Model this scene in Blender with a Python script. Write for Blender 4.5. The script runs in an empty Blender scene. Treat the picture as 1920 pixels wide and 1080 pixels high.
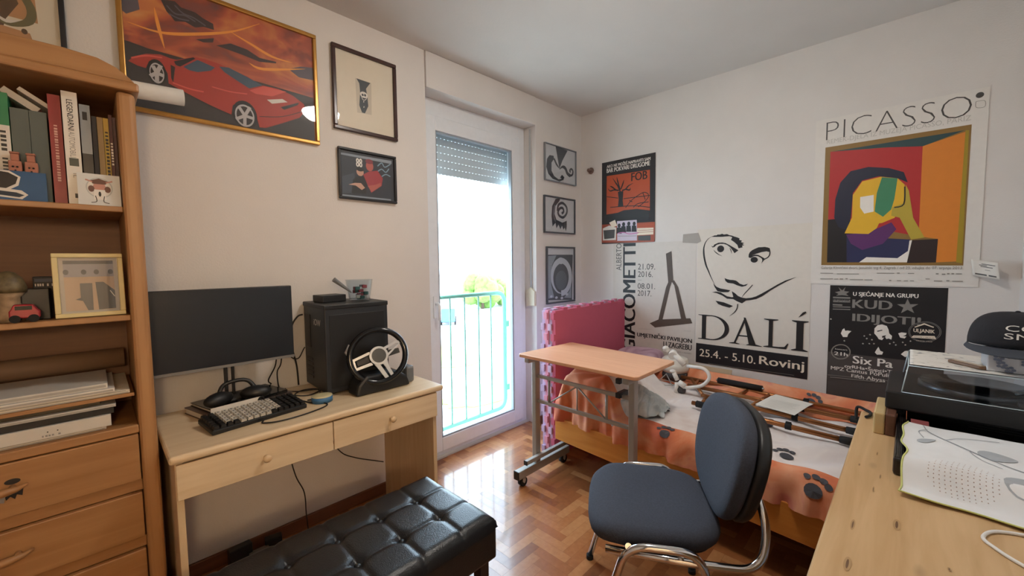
import bpy, bmesh, math, random
from mathutils import Vector, Matrix
SC = bpy.context.scene
COL = SC.collection
random.seed(7)
PI = math.pi

# ------------------------------------------------------------------ camera, sky, lights, exposure
CAM = Vector((-3.1615, -2.1943, 1.3539))
FWD = Vector((0.71300, 0.69831, -0.06328)); RGT = Vector((0.69914, -0.71489, -0.01150)); UPV = Vector((0.05327, 0.03604, 0.99793))
cd = bpy.data.cameras.new('camera'); cam = bpy.data.objects.new('camera', cd); COL.objects.link(cam)
cd.sensor_width = 36.0; cd.lens = 766.31 * 36.0 / 1920.0; cd.clip_start = 0.02; cd.clip_end = 300
cam.matrix_world = Matrix(((RGT.x, UPV.x, -FWD.x, CAM.x), (RGT.y, UPV.y, -FWD.y, CAM.y), (RGT.z, UPV.z, -FWD.z, CAM.z), (0, 0, 0, 1)))
SC.camera = cam
vs = SC.view_settings
vs.view_transform = 'Standard'; vs.look = 'None'; vs.gamma = 1.0; vs.use_curve_mapping = False
vs.exposure = EXPOSURE = 0.75
SC.cycles.use_denoising = True
SC.cycles.max_bounces = 10; SC.cycles.diffuse_bounces = 6; SC.cycles.transparent_max_bounces = 12
SC.cycles.caustics_reflective = False; SC.cycles.caustics_refractive = False
SC.cycles.sample_clamp_indirect = 6.0

world = bpy.data.worlds.new('sky'); SC.world = world; world.use_nodes = True
bg = world.node_tree.nodes['Background']
bg.inputs['Color'].default_value = (0.66, 0.84, 1.0, 1); bg.inputs['Strength'].default_value = 7.0

sd = bpy.data.lights.new('sun', 'SUN'); sun = bpy.data.objects.new('sun', sd); COL.objects.link(sun)
sd.energy = 3.0; sd.angle = 0.01; sd.color = (1.0, 0.95, 0.86)
sun.rotation_euler = (0, math.radians(48), 0)     # from the side of the house: lights the yard, not the room
# sky light that enters by the balcony door: portal for cleaner sampling
pd = bpy.data.lights.new('door_sky', 'AREA'); pl = bpy.data.objects.new('door_sky', pd); COL.objects.link(pl)
pd.shape = 'RECTANGLE'; pd.size = 1.0; pd.size_y = 2.4; pd.cycles.is_portal = True
pl.location = (-1.15, 0.42, 1.2); pl.rotation_euler = (-PI / 2, 0, 0)


# ------------------------------------------------------------------ materials
def lin(h):
    h = h.lstrip('#'); o = []
    for i in (0, 2, 4):
        c = int(h[i:i + 2], 16) / 255.0
        o.append(c / 12.92 if c <= 0.04045 else ((c + 0.055) / 1.055) ** 2.4)
    return (o[0], o[1], o[2], 1.0)
MATS = {}
def nodes(name):
    m = bpy.data.materials.new(name); m.use_nodes = True
    return m, m.node_tree, m.node_tree.nodes['Principled BSDF']
def pm(name, h, rough=0.55, metal=0.0, spec=0.5, noise=0.0, nscale=30.0, bump=0.0, bscale=200.0, coat=0.0):
    if name in MATS: return MATS[name]
    m, nt, b = nodes(name)
    c = lin(h)
    b.inputs['Base Color'].default_value = c; b.inputs['Roughness'].default_value = rough
    b.inputs['Metallic'].default_value = metal; b.inputs['Specular IOR Level'].default_value = spec
    if coat: b.inputs['Coat Weight'].default_value = coat; b.inputs['Coat Roughness'].default_value = 0.1
    tc = nt.nodes.new('ShaderNodeTexCoord')
    n = nt.nodes.new('ShaderNodeTexNoise'); n.inputs['Scale'].default_value = nscale; n.inputs['Detail'].default_value = 4
    nt.links.new(tc.outputs['Object'], n.inputs['Vector'])
    r = nt.nodes.new('ShaderNodeValToRGB')
    k = max(noise, 0.02)
    r.color_ramp.elements[0].position = 0.3; r.color_ramp.elements[1].position = 0.7
    r.color_ramp.elements[0].color = tuple(v * (1 - k) for v in c[:3]) + (1,)
    r.color_ramp.elements[1].color = tuple(min(1, v * (1 + k)) for v in c[:3]) + (1,)
    nt.links.new(n.outputs['Fac'], r.inputs['Fac']); nt.links.new(r.outputs['Color'], b.inputs['Base Color'])
    if bump:
        n2 = nt.nodes.new('ShaderNodeTexNoise'); n2.inputs['Scale'].default_value = bscale; n2.inputs['Detail'].default_value = 3
        nt.links.new(tc.outputs['Object'], n2.inputs['Vector'])
        bp = nt.nodes.new('ShaderNodeBump'); bp.inputs['Strength'].default_value = bump; bp.inputs['Distance'].default_value = 0.004
        nt.links.new(n2.outputs['Fac'], bp.inputs['Height']); nt.links.new(bp.outputs['Normal'], b.inputs['Normal'])
    MATS[name] = m
    return m
def wood(name, h1, h2, rough=0.4, axis='X', scale=1.0, knots=False, coat=0.0):
    if name in MATS: return MATS[name]
    m, nt, b = nodes(name)
    tc = nt.nodes.new('ShaderNodeTexCoord'); mp = nt.nodes.new('ShaderNodeMapping')
    s = {'X': (1.2, 16, 16), 'Y': (16, 1.2, 16), 'Z': (16, 16, 1.2)}[axis]
    mp.inputs['Scale'].default_value = tuple(v * scale for v in s)
    nt.links.new(tc.outputs['Object'], mp.inputs['Vector'])
    n = nt.nodes.new('ShaderNodeTexNoise'); n.inputs['Scale'].default_value = 2.2; n.inputs['Detail'].default_value = 6; n.inputs['Distortion'].default_value = 0.6
    nt.links.new(mp.outputs['Vector'], n.inputs['Vector'])
    r = nt.nodes.new('ShaderNodeValToRGB')
    r.color_ramp.elements[0].position = 0.32; r.color_ramp.elements[1].position = 0.68
    r.color_ramp.elements[0].color = lin(h1); r.color_ramp.elements[1].color = lin(h2)
    nt.links.new(n.outputs['Fac'], r.inputs['Fac'])
    out = r.outputs['Color']
    if knots:
        mp2 = nt.nodes.new('ShaderNodeMapping')
        k = {'X': (3.2, 9, 9), 'Y': (9, 3.2, 9), 'Z': (9, 9, 3.2)}[axis]
        mp2.inputs['Scale'].default_value = k
        nt.links.new(tc.outputs['Object'], mp2.inputs['Vector'])
        v = nt.nodes.new('ShaderNodeTexVoronoi'); v.inputs['Scale'].default_value = 1.0
        nt.links.new(mp2.outputs['Vector'], v.inputs['Vector'])
        r2 = nt.nodes.new('ShaderNodeValToRGB')
        r2.color_ramp.elements[0].position = 0.05; r2.color_ramp.elements[1].position = 0.13
        r2.color_ramp.elements[0].color = (0.25, 0.25, 0.25, 1); r2.color_ramp.elements[1].color = (1, 1, 1, 1)
        nt.links.new(v.outputs['Distance'], r2.inputs['Fac'])
        mx = nt.nodes.new('ShaderNodeMixRGB'); mx.blend_type = 'MULTIPLY'; mx.inputs['Fac'].default_value = 0.45
        nt.links.new(out, mx.inputs['Color1']); nt.links.new(r2.outputs['Color'], mx.inputs['Color2']); out = mx.outputs['Color']
    nt.links.new(out, b.inputs['Base Color'])
    b.inputs['Roughness'].default_value = rough
    if coat: b.inputs['Coat Weight'].default_value = coat; b.inputs['Coat Roughness'].default_value = 0.15
    MATS[name] = m
    return m
def glass(name, tint=(1, 1, 1), gloss=0.06, rough=0.02, see=1.0):
    if name in MATS: return MATS[name]
    m, nt, b = nodes(name); nt.nodes.remove(b)
    o = nt.nodes['Material Output']
    t = nt.nodes.new('ShaderNodeBsdfTransparent'); t.inputs['Color'].default_value = (tint[0], tint[1], tint[2], 1)
    g = nt.nodes.new('ShaderNodeBsdfGlossy'); g.inputs['Roughness'].default_value = rough
    f = nt.nodes.new('ShaderNodeLayerWeight'); f.inputs['Blend'].default_value = 0.5
    pw = nt.nodes.new('ShaderNodeMath'); pw.operation = 'POWER'; pw.inputs[1].default_value = 5.0
    ml = nt.nodes.new('ShaderNodeMath'); ml.operation = 'MULTIPLY_ADD'; ml.inputs[1].default_value = 0.9; ml.inputs[2].default_value = gloss * .5
    nt.links.new(f.outputs['Facing'], pw.inputs[0]); nt.links.new(pw.outputs[0], ml.inputs[0])
    mx = nt.nodes.new('ShaderNodeMixShader')
    nt.links.new(ml.outputs[0], mx.inputs['Fac']); nt.links.new(t.outputs['BSDF'], mx.inputs[1]); nt.links.new(g.outputs['BSDF'], mx.inputs[2])
    nt.links.new(mx.outputs['Shader'], o.inputs['Surface'])
    MATS[name] = m
    return m
def emit(name, h, strength):
    m, nt, b = nodes(name)
    b.inputs['Base Color'].default_value = lin(h); b.inputs['Emission Color'].default_value = lin(h); b.inputs['Emission Strength'].default_value = strength
    MATS[name] = m
    return m
def ramp_mat(name, stops, scale=(3, 3, 3), nscale=2.0, distort=1.5, rough=0.35, detail=6, bump=0.0, bscale=(9, 9, 9)):
    if name in MATS: return MATS[name]
    m, nt, b = nodes(name)
    tc = nt.nodes.new('ShaderNodeTexCoord'); mp = nt.nodes.new('ShaderNodeMapping'); mp.inputs['Scale'].default_value = scale
    nt.links.new(tc.outputs['Object'], mp.inputs['Vector'])
    n = nt.nodes.new('ShaderNodeTexNoise'); n.inputs['Scale'].default_value = nscale; n.inputs['Detail'].default_value = detail; n.inputs['Distortion'].default_value = distort
    nt.links.new(mp.outputs['Vector'], n.inputs['Vector'])
    r = nt.nodes.new('ShaderNodeValToRGB'); e = r.color_ramp.elements
    e[0].position = stops[0][0]; e[0].color = lin(stops[0][1]); e[1].position = stops[-1][0]; e[1].color = lin(stops[-1][1])
    for p, h in stops[1:-1]:
        x = e.new(p); x.color = lin(h)
    nt.links.new(n.outputs['Fac'], r.inputs['Fac']); nt.links.new(r.outputs['Color'], b.inputs['Base Color'])
    b.inputs['Roughness'].default_value = rough
    MATS[name] = m
    return m

M_WALL = pm('wall_paint', '#DAD6D2', 0.9, noise=0.015, nscale=5, bump=0.25, bscale=120)
M_CEIL = pm('ceiling_paint', '#D6D4D1', 0.92, noise=0.015, nscale=4, bump=0.15, bscale=90)
M_WHITE = pm('white_lacquer', '#E6E8EA', 0.35)
M_PVC = pm('white_frame_plastic', '#E4E8EC', 0.3)
M_BIRCH = wood('light_birch_laminate', '#D8BE98', '#E4CEAC', 0.4, 'X')
M_BIRCHZ = wood('light_birch_laminate_upright', '#D0B48C', '#DCC4A0', 0.45, 'Z')
M_BEECH = wood('beech_veneer', '#996C42', '#A87C50', 0.42, 'X')
M_BEECHZ = wood('beech_veneer_upright', '#A0744A', '#AE8256', 0.42, 'Z')
M_BEECHD = wood('dark_back_panel', '#6E4A30', '#7A5436', 0.55, 'X')
M_PINE = wood('pine_board', '#BE9A6C', '#D0AE82', 0.4, 'X', 0.8, knots=True)
M_PINEO = wood('orange_lacquered_pine', '#C87F35', '#DA9546', 0.35, 'Y', 0.8, knots=True)
M_PEACH = wood('peach_beech_laminate', '#D8A07A', '#E2AE8A', 0.35, 'Y')
M_STEEL = pm('silver_grey_paint', '#A9A7A2', 0.4, 0.3)
M_BLACK = pm('black_plastic', '#17181A', 0.45)
M_BLACKG = pm('glossy_black_plastic', '#101114', 0.12)
M_RUB = pm('black_rubber', '#121212', 0.8)
M_CHROME = pm('chrome', '#D8DADC', 0.08, 1.0)
M_LEATHER = pm('black_leather', '#14171B', 0.30, noise=0.12, nscale=60, bump=0.25, bscale=260)
M_FABRIC = pm('charcoal_fabric', '#3B404C', 0.95, noise=0.14, nscale=160, bump=0.4, bscale=500)
M_PAPER = pm('white_paper', '#DAD6CE', 0.8)
M_BRONZE = pm('bronze_anodised_tube', '#A06A40', 0.3, 0.7)
M_TYRE = M_RUB

# ------------------------------------------------------------------ mesh helpers
class MB:
    def __init__(s): s.bm = bmesh.new(); s.mi = 0; s.mats = []
    def use(s, m):
        if m not in s.mats: s.mats.append(m)
        s.mi = s.mats.index(m); return s
    def face(s, vs, smooth=False):
        try: f = s.bm.faces.new(vs)
        except ValueError: return None
        f.material_index = s.mi; f.smooth = smooth; return f
    def v(s, p): return s.bm.verts.new(p)
    def box(s, x0, x1, y0, y1, z0, z1, M=None):
        ps = [(x, y, z) for z in (z0, z1) for y in (y0, y1) for x in (x0, x1)]
        if M is not None: ps = [M @ Vector(p) for p in ps]
        v = [s.v(p) for p in ps]
        for q in ((0, 2, 3, 1), (4, 5, 7, 6), (0, 1, 5, 4), (2, 6, 7, 3), (0, 4, 6, 2), (1, 3, 7, 5)): s.face([v[i] for i in q])
        return s
    def cbox(s, c, d, M=None): return s.box(c[0] - d[0] / 2, c[0] + d[0] / 2, c[1] - d[1] / 2, c[1] + d[1] / 2, c[2] - d[2] / 2, c[2] + d[2] / 2, M)
    def tube(s, pts, r, seg=10, closed=False, caps=True, M=None):
        pts = [Vector(p) for p in pts]
        if M is not None: pts = [M @ p for p in pts]
        n = len(pts); rings = []; prev = None
        for i, p in enumerate(pts):
            if closed: t = pts[(i + 1) % n] - pts[i - 1]
            else: t = pts[min(i + 1, n - 1)] - pts[max(i - 1, 0)]
            t.normalize()
            if prev is None:
                a = Vector((0, 0, 1)) if abs(t.z) < 0.9 else Vector((1, 0, 0))
                u = t.cross(a).normalized()
            else:
                u = prev - t * prev.dot(t)
                if u.length < 1e-6: u = t.orthogonal()
                u.normalize()
            prev = u; w = t.cross(u)
            rr = r[i] if isinstance(r, (list, tuple)) else r
            rings.append([s.v(p + (u * math.cos(2 * PI * k / seg) + w * math.sin(2 * PI * k / seg)) * rr) for k in range(seg)])
        for i in range(n if closed else n - 1):
            a, b = rings[i], rings[(i + 1) % n]
            for k in range(seg): s.face([a[k], a[(k + 1) % seg], b[(k + 1) % seg], b[k]], True)
        if caps and not closed:
            s.face(rings[0][::-1]); s.face(rings[-1])
        return s
    def cyl(s, p0, p1, r, seg=20, r1=None, M=None): return s.tube([p0, p1], [r, r if r1 is None else r1], seg, M=M)
    def lathe(s, prof, c=(0, 0, 0), seg=28, M=None, smooth=True):
        rings = []
        for (r, z) in prof:
            ring = []
            for k in range(seg):
                p = Vector((c[0] + r * math.cos(2 * PI * k / seg), c[1] + r * math.sin(2 * PI * k / seg), c[2] + z))
                ring.append(s.v(M @ p if M is not None else p))
            rings.append(ring)
        for i in range(len(rings) - 1):
            for k in range(seg): s.face([rings[i][k], rings[i][(k + 1) % seg], rings[i + 1][(k + 1) % seg], rings[i + 1][k]], smooth)
        s.face(rings[0][::-1]); s.face(rings[-1])
        return s
    def ball(s, c, r, seg=16, rings=10, M=None):
        if not isinstance(r, (list, tuple)): r = (r, r, r)
        prof = [(math.sin(PI * i / rings), -math.cos(PI * i / rings)) for i in range(rings + 1)]
        rs = []
        for (a, z) in prof:
            a = max(a, 0.001)
            ring = []
            for k in range(seg):
                p = Vector((c[0] + r[0] * a * math.cos(2 * PI * k / seg), c[1] + r[1] * a * math.sin(2 * PI * k / seg), c[2] + r[2] * z))
                ring.append(s.v(M @ p if M is not None else p))
            rs.append(ring)
        for i in range(rings):
            for k in range(seg): s.face([rs[i][k], rs[i][(k + 1) % seg], rs[i + 1][(k + 1) % seg], rs[i + 1][k]], True)
        s.face(rs[0][::-1], True); s.face(rs[-1], True)
        return s
    def prism(s, poly, d0, d1, ax='y', M=None):
        # poly in the plane across axis ax: y -> (x,z), x -> (y,z), z -> (x,y)
        def P(a, b, d): 
            p = Vector({'y': (a, d, b), 'x': (d, a, b), 'z': (a, b, d)}[ax]); return M @ p if M is not None else p
        A = [s.v(P(a, b, d0)) for a, b in poly]; B = [s.v(P(a, b, d1)) for a, b in poly]
        s.face(A); s.face(B[::-1]); n = len(poly)
        for i in range(n): s.face([A[i], B[i], B[(i + 1) % n], A[(i + 1) % n]])
        return s
    def grid(s, fn, nu, nv, mfn=None, closed_u=False):
        V = [[s.v(fn(i / nu, j / nv)) for j in range(nv + 1)] for i in range(nu + (0 if closed_u else 1))]
        n = len(V)
        for i in range(nu):
            for j in range(nv):
                if mfn: s.use(mfn((i + .5) / nu, (j + .5) / nv))
                s.face([V[i][j], V[(i + 1) % n][j], V[(i + 1) % n][j + 1], V[i][j + 1]], True)
        return s
    def build(s, name, m=None, parent=None, bevel=0.0, seg=2, solid=0.0, sub=0, off=None, smooth=False, fixn=True):
        if fixn: bmesh.ops.recalc_face_normals(s.bm, faces=s.bm.faces[:])
        if off is not None: bmesh.ops.translate(s.bm, verts=s.bm.verts[:], vec=-Vector(off))
        me = bpy.data.meshes.new(name); s.bm.to_mesh(me); s.bm.free()
        if m is not None and not s.mats: me.materials.append(m)
        for k in s.mats: me.materials.append(k)
        if smooth:
            for p in me.polygons: p.use_smooth = True
        o = bpy.data.objects.new(name, me); COL.objects.link(o)
        if parent is not None: o.parent = parent
        if solid:
            k = o.modifiers.new('thickness', 'SOLIDIFY'); k.thickness = solid; k.offset = -1
        if bevel:
            k = o.modifiers.new('bevel', 'BEVEL'); k.width = bevel; k.segments = seg; k.limit_method = 'ANGLE'; k.angle_limit = math.radians(40)
        if sub:
            k = o.modifiers.new('subdivision', 'SUBSURF'); k.levels = sub; k.render_levels = sub
        return o
def tag(o, label=None, cat=None, group=None, kind=None):
    if label: o['label'] = label
    if cat: o['category'] = cat
    if group: o['group'] = group
    if kind: o['kind'] = kind
    return o
def thing(name, label, cat, loc=(0, 0, 0), rz=0.0, group=None, kind=None):
    o = bpy.data.objects.new(name, None); COL.objects.link(o); o.empty_display_size = 0.05
    o.location = loc; o.rotation_euler = (0, 0, rz)
    return tag(o, label, cat, group, kind)
def bez(pts, n=6, closed=False):
    # Catmull-Rom through points
    P = [Vector(p) for p in pts]; out = []
    m = len(P)
    for i in range(m if closed else m - 1):
        if closed: a, b, c, d = P[i - 1], P[i], P[(i + 1) % m], P[(i + 2) % m]
        else: a, b, c, d = P[max(i - 1, 0)], P[i], P[i + 1], P[min(i + 2, m - 1)]
        for k in range(n):
            t = k / n
            out.append(0.5 * ((2 * b) + (c - a) * t + (2 * a - 5 * b + 4 * c - d) * t * t + (3 * b - a - 3 * c + d) * t ** 3))
    if not closed: out.append(P[-1])
    return out
def fillet(pts, r, n=5):
    P = [Vector(p) for p in pts]; out = [P[0]]
    for i in range(1, len(P) - 1):
        a, b, c = P[i - 1], P[i], P[i + 1]
        u = (a - b); w = (c - b); d = min(r, u.length * .49, w.length * .49)
        p0 = b + u.normalized() * d; p1 = b + w.normalized() * d
        for k in range(n + 1):
            t = k / n; out.append(p0 * (1 - t) ** 2 + b * 2 * t * (1 - t) + p1 * t * t)
    out.append(P[-1]); return out

# ------------------------------------------------------------------ flat artwork and lettering
TXT = {}
def text_geo(t, bold):
    k = (t, bold)
    if k in TXT: return TXT[k]
    cu = bpy.data.curves.new('lettering', 'FONT'); cu.body = t; cu.size = 1.0; cu.offset = min(bold, 0) * 0.022; cu.resolution_u = 3
    ob = bpy.data.objects.new('lettering', cu); COL.objects.link(ob)
    dg = bpy.context.evaluated_depsgraph_get(); dg.update()
    me = bpy.data.meshes.new_from_object(ob.evaluated_get(dg))
    vs = [(v.co.x, v.co.y) for v in me.vertices]; fs = [tuple(p.vertices) for p in me.polygons]
    bpy.data.objects.remove(ob); bpy.data.curves.remove(cu); bpy.data.meshes.remove(me)
    x0 = min(v[0] for v in vs); x1 = max(v[0] for v in vs); y0 = min(v[1] for v in vs); y1 = max(v[1] for v in vs)
    vs = [((x - x0) / (x1 - x0), (y - y0) / (y1 - y0)) for x, y in vs]
    TXT[k] = (vs, fs); return TXT[k]
def stroke_poly(pts, w, taper=0, smooth=True):
    P = [Vector((p[0], p[1])) for p in pts]
    if smooth and len(P) > 2: P = [Vector((q.x, q.y)) for q in bez([(p.x, p.y, 0) for p in P], 4)]
    n = len(P); L = []; Rr = []
    for i, p in enumerate(P):
        t = P[min(i + 1, n - 1)] - P[max(i - 1, 0)]
        if t.length < 1e-9: t = Vector((1, 0))
        t.normalize(); nn = Vector((-t.y, t.x)); k = i / (n - 1); h = w / 2
        if taper in (1, 3): h *= min(1, 0.12 + k * 2.2)
        if taper in (2, 3): h *= min(1, 0.12 + (1 - k) * 2.2)
        L.append(p + nn * h); Rr.append(p - nn * h)
    return L, Rr
SERIF = {
 'I': [[(.28, 0), (.72, 0), (.72, 1), (.28, 1)], [(0, 0), (1, 0), (1, .025), (.72, .07), (.28, .07), (0, .025)], [(0, 1), (1, 1), (1, .975), (.72, .93), (.28, .93), (0, .975)]],
 'L': [[(.2, 0), (.37, 0), (.37, 1), (.2, 1)], [(0, 1), (.58, 1), (.58, .975), (.37, .94), (.2, .94), (0, .975)], [(0, 0), (.92, 0), (1, .2), (.96, .2), (.84, .07), (.6, .05), (.37, .05), (.2, .06), (0, .025)]],
 'A': [[(.13, 0), (.19, 0), (.52, .93), (.47, 1)], [(.62, 0), (.84, 0), (.5, 1), (.44, 1)], [(.28, .3), (.68, .3), (.66, .345), (.29, .345)], [(0, 0), (.33, 0), (.33, .02), (.2, .05), (.12, .05), (0, .02)], [(.54, 0), (1, 0), (1, .02), (.82, .06), (.64, .06), (.54, .02)]],
}
class Art:
    def __init__(s, origin, right, up, clip=None):
        s.mb = MB(); s.o = Vector(origin); s.r = Vector(right); s.u = Vector(up); s.n = s.r.cross(s.u); s.k = 0; s.clip = clip
    def P(s, a, b): return s.o + s.r * a + s.u * b + s.n * (0.0006 + 0.00008 * s.k)
    def cl(s, pts):
        if not s.clip: return pts
        u0, v0, u1, v1 = s.clip
        for f, g in (((lambda p: p[0] >= u0), (0, u0)), ((lambda p: p[0] <= u1), (0, u1)), ((lambda p: p[1] >= v0), (1, v0)), ((lambda p: p[1] <= v1), (1, v1))):
            out = []
            for i in range(len(pts)):
                a, b = pts[i - 1], pts[i]
                if f(a) != f(b):
                    t = (g[1] - a[g[0]]) / (b[g[0]] - a[g[0]]); out.append((a[0] + (b[0] - a[0]) * t, a[1] + (b[1] - a[1]) * t))
                if f(b): out.append(b)
            pts = out
            if not pts: return pts
        return pts
    def poly(s, m, pts):
        pts = s.cl([(p[0], p[1]) for p in pts])
        if len(pts) < 3: return
        s.mb.use(m); s.mb.face([s.mb.v(s.P(*p)) for p in pts]); s.k += 1
    def rect(s, m, u0, v0, u1, v1): s.poly(m, [(u0, v0), (u1, v0), (u1, v1), (u0, v1)])
    def ell(s, m, cu, cv, ru, rv, n=22): s.poly(m, [(cu + ru * math.cos(2 * PI * k / n), cv + rv * math.sin(2 * PI * k / n)) for k in range(n)])
    def stroke(s, m, w, pts, taper=0):
        L, R = stroke_poly(pts, w, taper); s.mb.use(m)
        for i in range(len(L) - 1):
            q = s.cl([tuple(L[i]), tuple(L[i + 1]), tuple(R[i + 1]), tuple(R[i])])
            if len(q) > 2: s.mb.face([s.mb.v(s.P(*p)) for p in q])
        s.k += 1
    def text(s, m, t, u0, v0, u1, v1, bold=0, rot=0):
        vs, fs = text_geo(t, bold); s.mb.use(m)
        if rot == 90: q = [(u1 - (u1 - u0) * y, v0 + (v1 - v0) * x) for x, y in vs]
        elif rot == -90: q = [(u0 + (u1 - u0) * y, v1 - (v1 - v0) * x) for x, y in vs]
        else: q = [(u0 + (u1 - u0) * x, v0 + (v1 - v0) * y) for x, y in vs]
        d = max(bold, 0) * .026 * ((u1 - u0) if rot else (v1 - v0))
        for k in ((-1, -.5, 0, .5, 1) if d else (0,)):
            V = [s.mb.v(s.P(*((p[0], p[1] + k * d) if rot else (p[0] + k * d, p[1])))) for p in q]
            for f in fs: s.mb.face([V[i] for i in f])
            s.k += .2
        s.k += 1
    def marks(s, m, u0, v0, u1, v1, n, up=False, seed=1):
        # a row of small worn letter marks, too faint to read
        r = random.Random(seed); a = 0.0
        for k in range(n):
            w = r.uniform(.45, .8) / n; g0, g1 = a, a + w; a += 1.0 / n
            if r.random() < .16: continue
            if up: s.rect(m, u0, v1 - (v1 - v0) * g1, u1, v1 - (v1 - v0) * g0)
            else: s.rect(m, u0 + (u1 - u0) * g0, v0, u0 + (u1 - u0) * g1, v1)
    def serif(s, m, L, u0, v0, u1, v1):
        f = lambda p: (u0 + (u1 - u0) * p[0], v0 + (v1 - v0) * p[1])
        if L == 'D':
            for q in ([(.12, 0), (.26, 0), (.26, 1), (.12, 1)], [(0, 1), (.45, 1), (.45, .965), (.26, .95), (0, .975)], [(0, 0), (.45, 0), (.45, .035), (.26, .05), (0, .025)]): s.poly(m, [f(p) for p in q])
            o = [(.42 + .58 * math.sin(a), .5 + .5 * math.cos(a)) for a in [PI * k / 24 for k in range(25)]]
            i = [(.42 + .44 * math.sin(a), .5 + .462 * math.cos(a)) for a in [PI * k / 24 for k in range(25)]]
            s.mb.use(m)
            for k in range(24): s.mb.face([s.mb.v(s.P(*f(p))) for p in (o[k], o[k + 1], i[k + 1], i[k])])
            s.k += 1
        else:
            for q in SERIF[L]: s.poly(m, [f(p) for p in q])
    def items(s, its, box=None):
        for it in its:
            t = it[0]; m = acol(it[1])
            if t == 'p': s.poly(m, it[2])
            elif t == 'e': s.ell(m, *it[2:6])
            elif t == 's': s.stroke(m, it[2], it[4], it[3])
            elif t == 't': s.text(m, it[2], it[3], it[4], it[5], it[6], it[7], it[8])
            elif t == 'serif': s.serif(m, *it[2:7])
            elif t in ('band', 'bandl'): s.rect(m, box[0] + .003, box[1] + .002, box[2] - .003, it[2])
    def build(s, name, parent, off): return s.mb.build(name, None, parent, off=off, fixn=False)
ACOL = dict(ink='#1B1A1C', black_blue='#15151B', cream='#E9DCC8', grey='#8C8880', dark_grey='#4A4846', pale_grey='#BDB9B2', white='#EDE8E0',
 olive_frame='#8A6A34', art_red='#B22A2C', teal_dark='#28464A', art_orange='#D9822A', olive_yellow='#A38A22', art_black='#19171C', art_navy='#252A52', art_violet='#5B2A66',
 art_brown='#2A1C1C', hair_blue='#1D2238', art_yellow='#E3B32C', art_green='#3F8560', art_lime='#B9A23A', bronze='#54483F', fob_orange='#B4502C', fob_dark='#22201F', fob_red='#9C4A32',
 paper_white='#D8D4CC', lilac='#CFC4D4', pink='#C870A8', kud_grey='#4C4644', kud_text='#83807C', kud_spot='#B5B0A8', asphalt='#35302F', cloud_grey='#5C5660', smoke='#3C3030', flame='#E89A3E',
 car_red='#A83426', car_dark='#241A1A', car_glass='#3E5468', car_shine='#D2564A', tyre='#171516', rim='#B6B4B6', mat_cream='#DAD0BC', mat_line='#C2B8A6', print_dark='#2A3238', photo_grey='#8A94A0',
 photo_mid='#3C4450', skin='#C79A86', skin_red='#B45A50', hair_red='#80303A', shirt_red='#A0343C', photo_blue='#7C98AC', art_ink='#3E4650', art_grey='#8C98A4', art_pale='#BCC6D0', art_mid='#56606A')
def acol(n): return pm('print_' + n, ACOL[n], 0.5)
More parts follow.
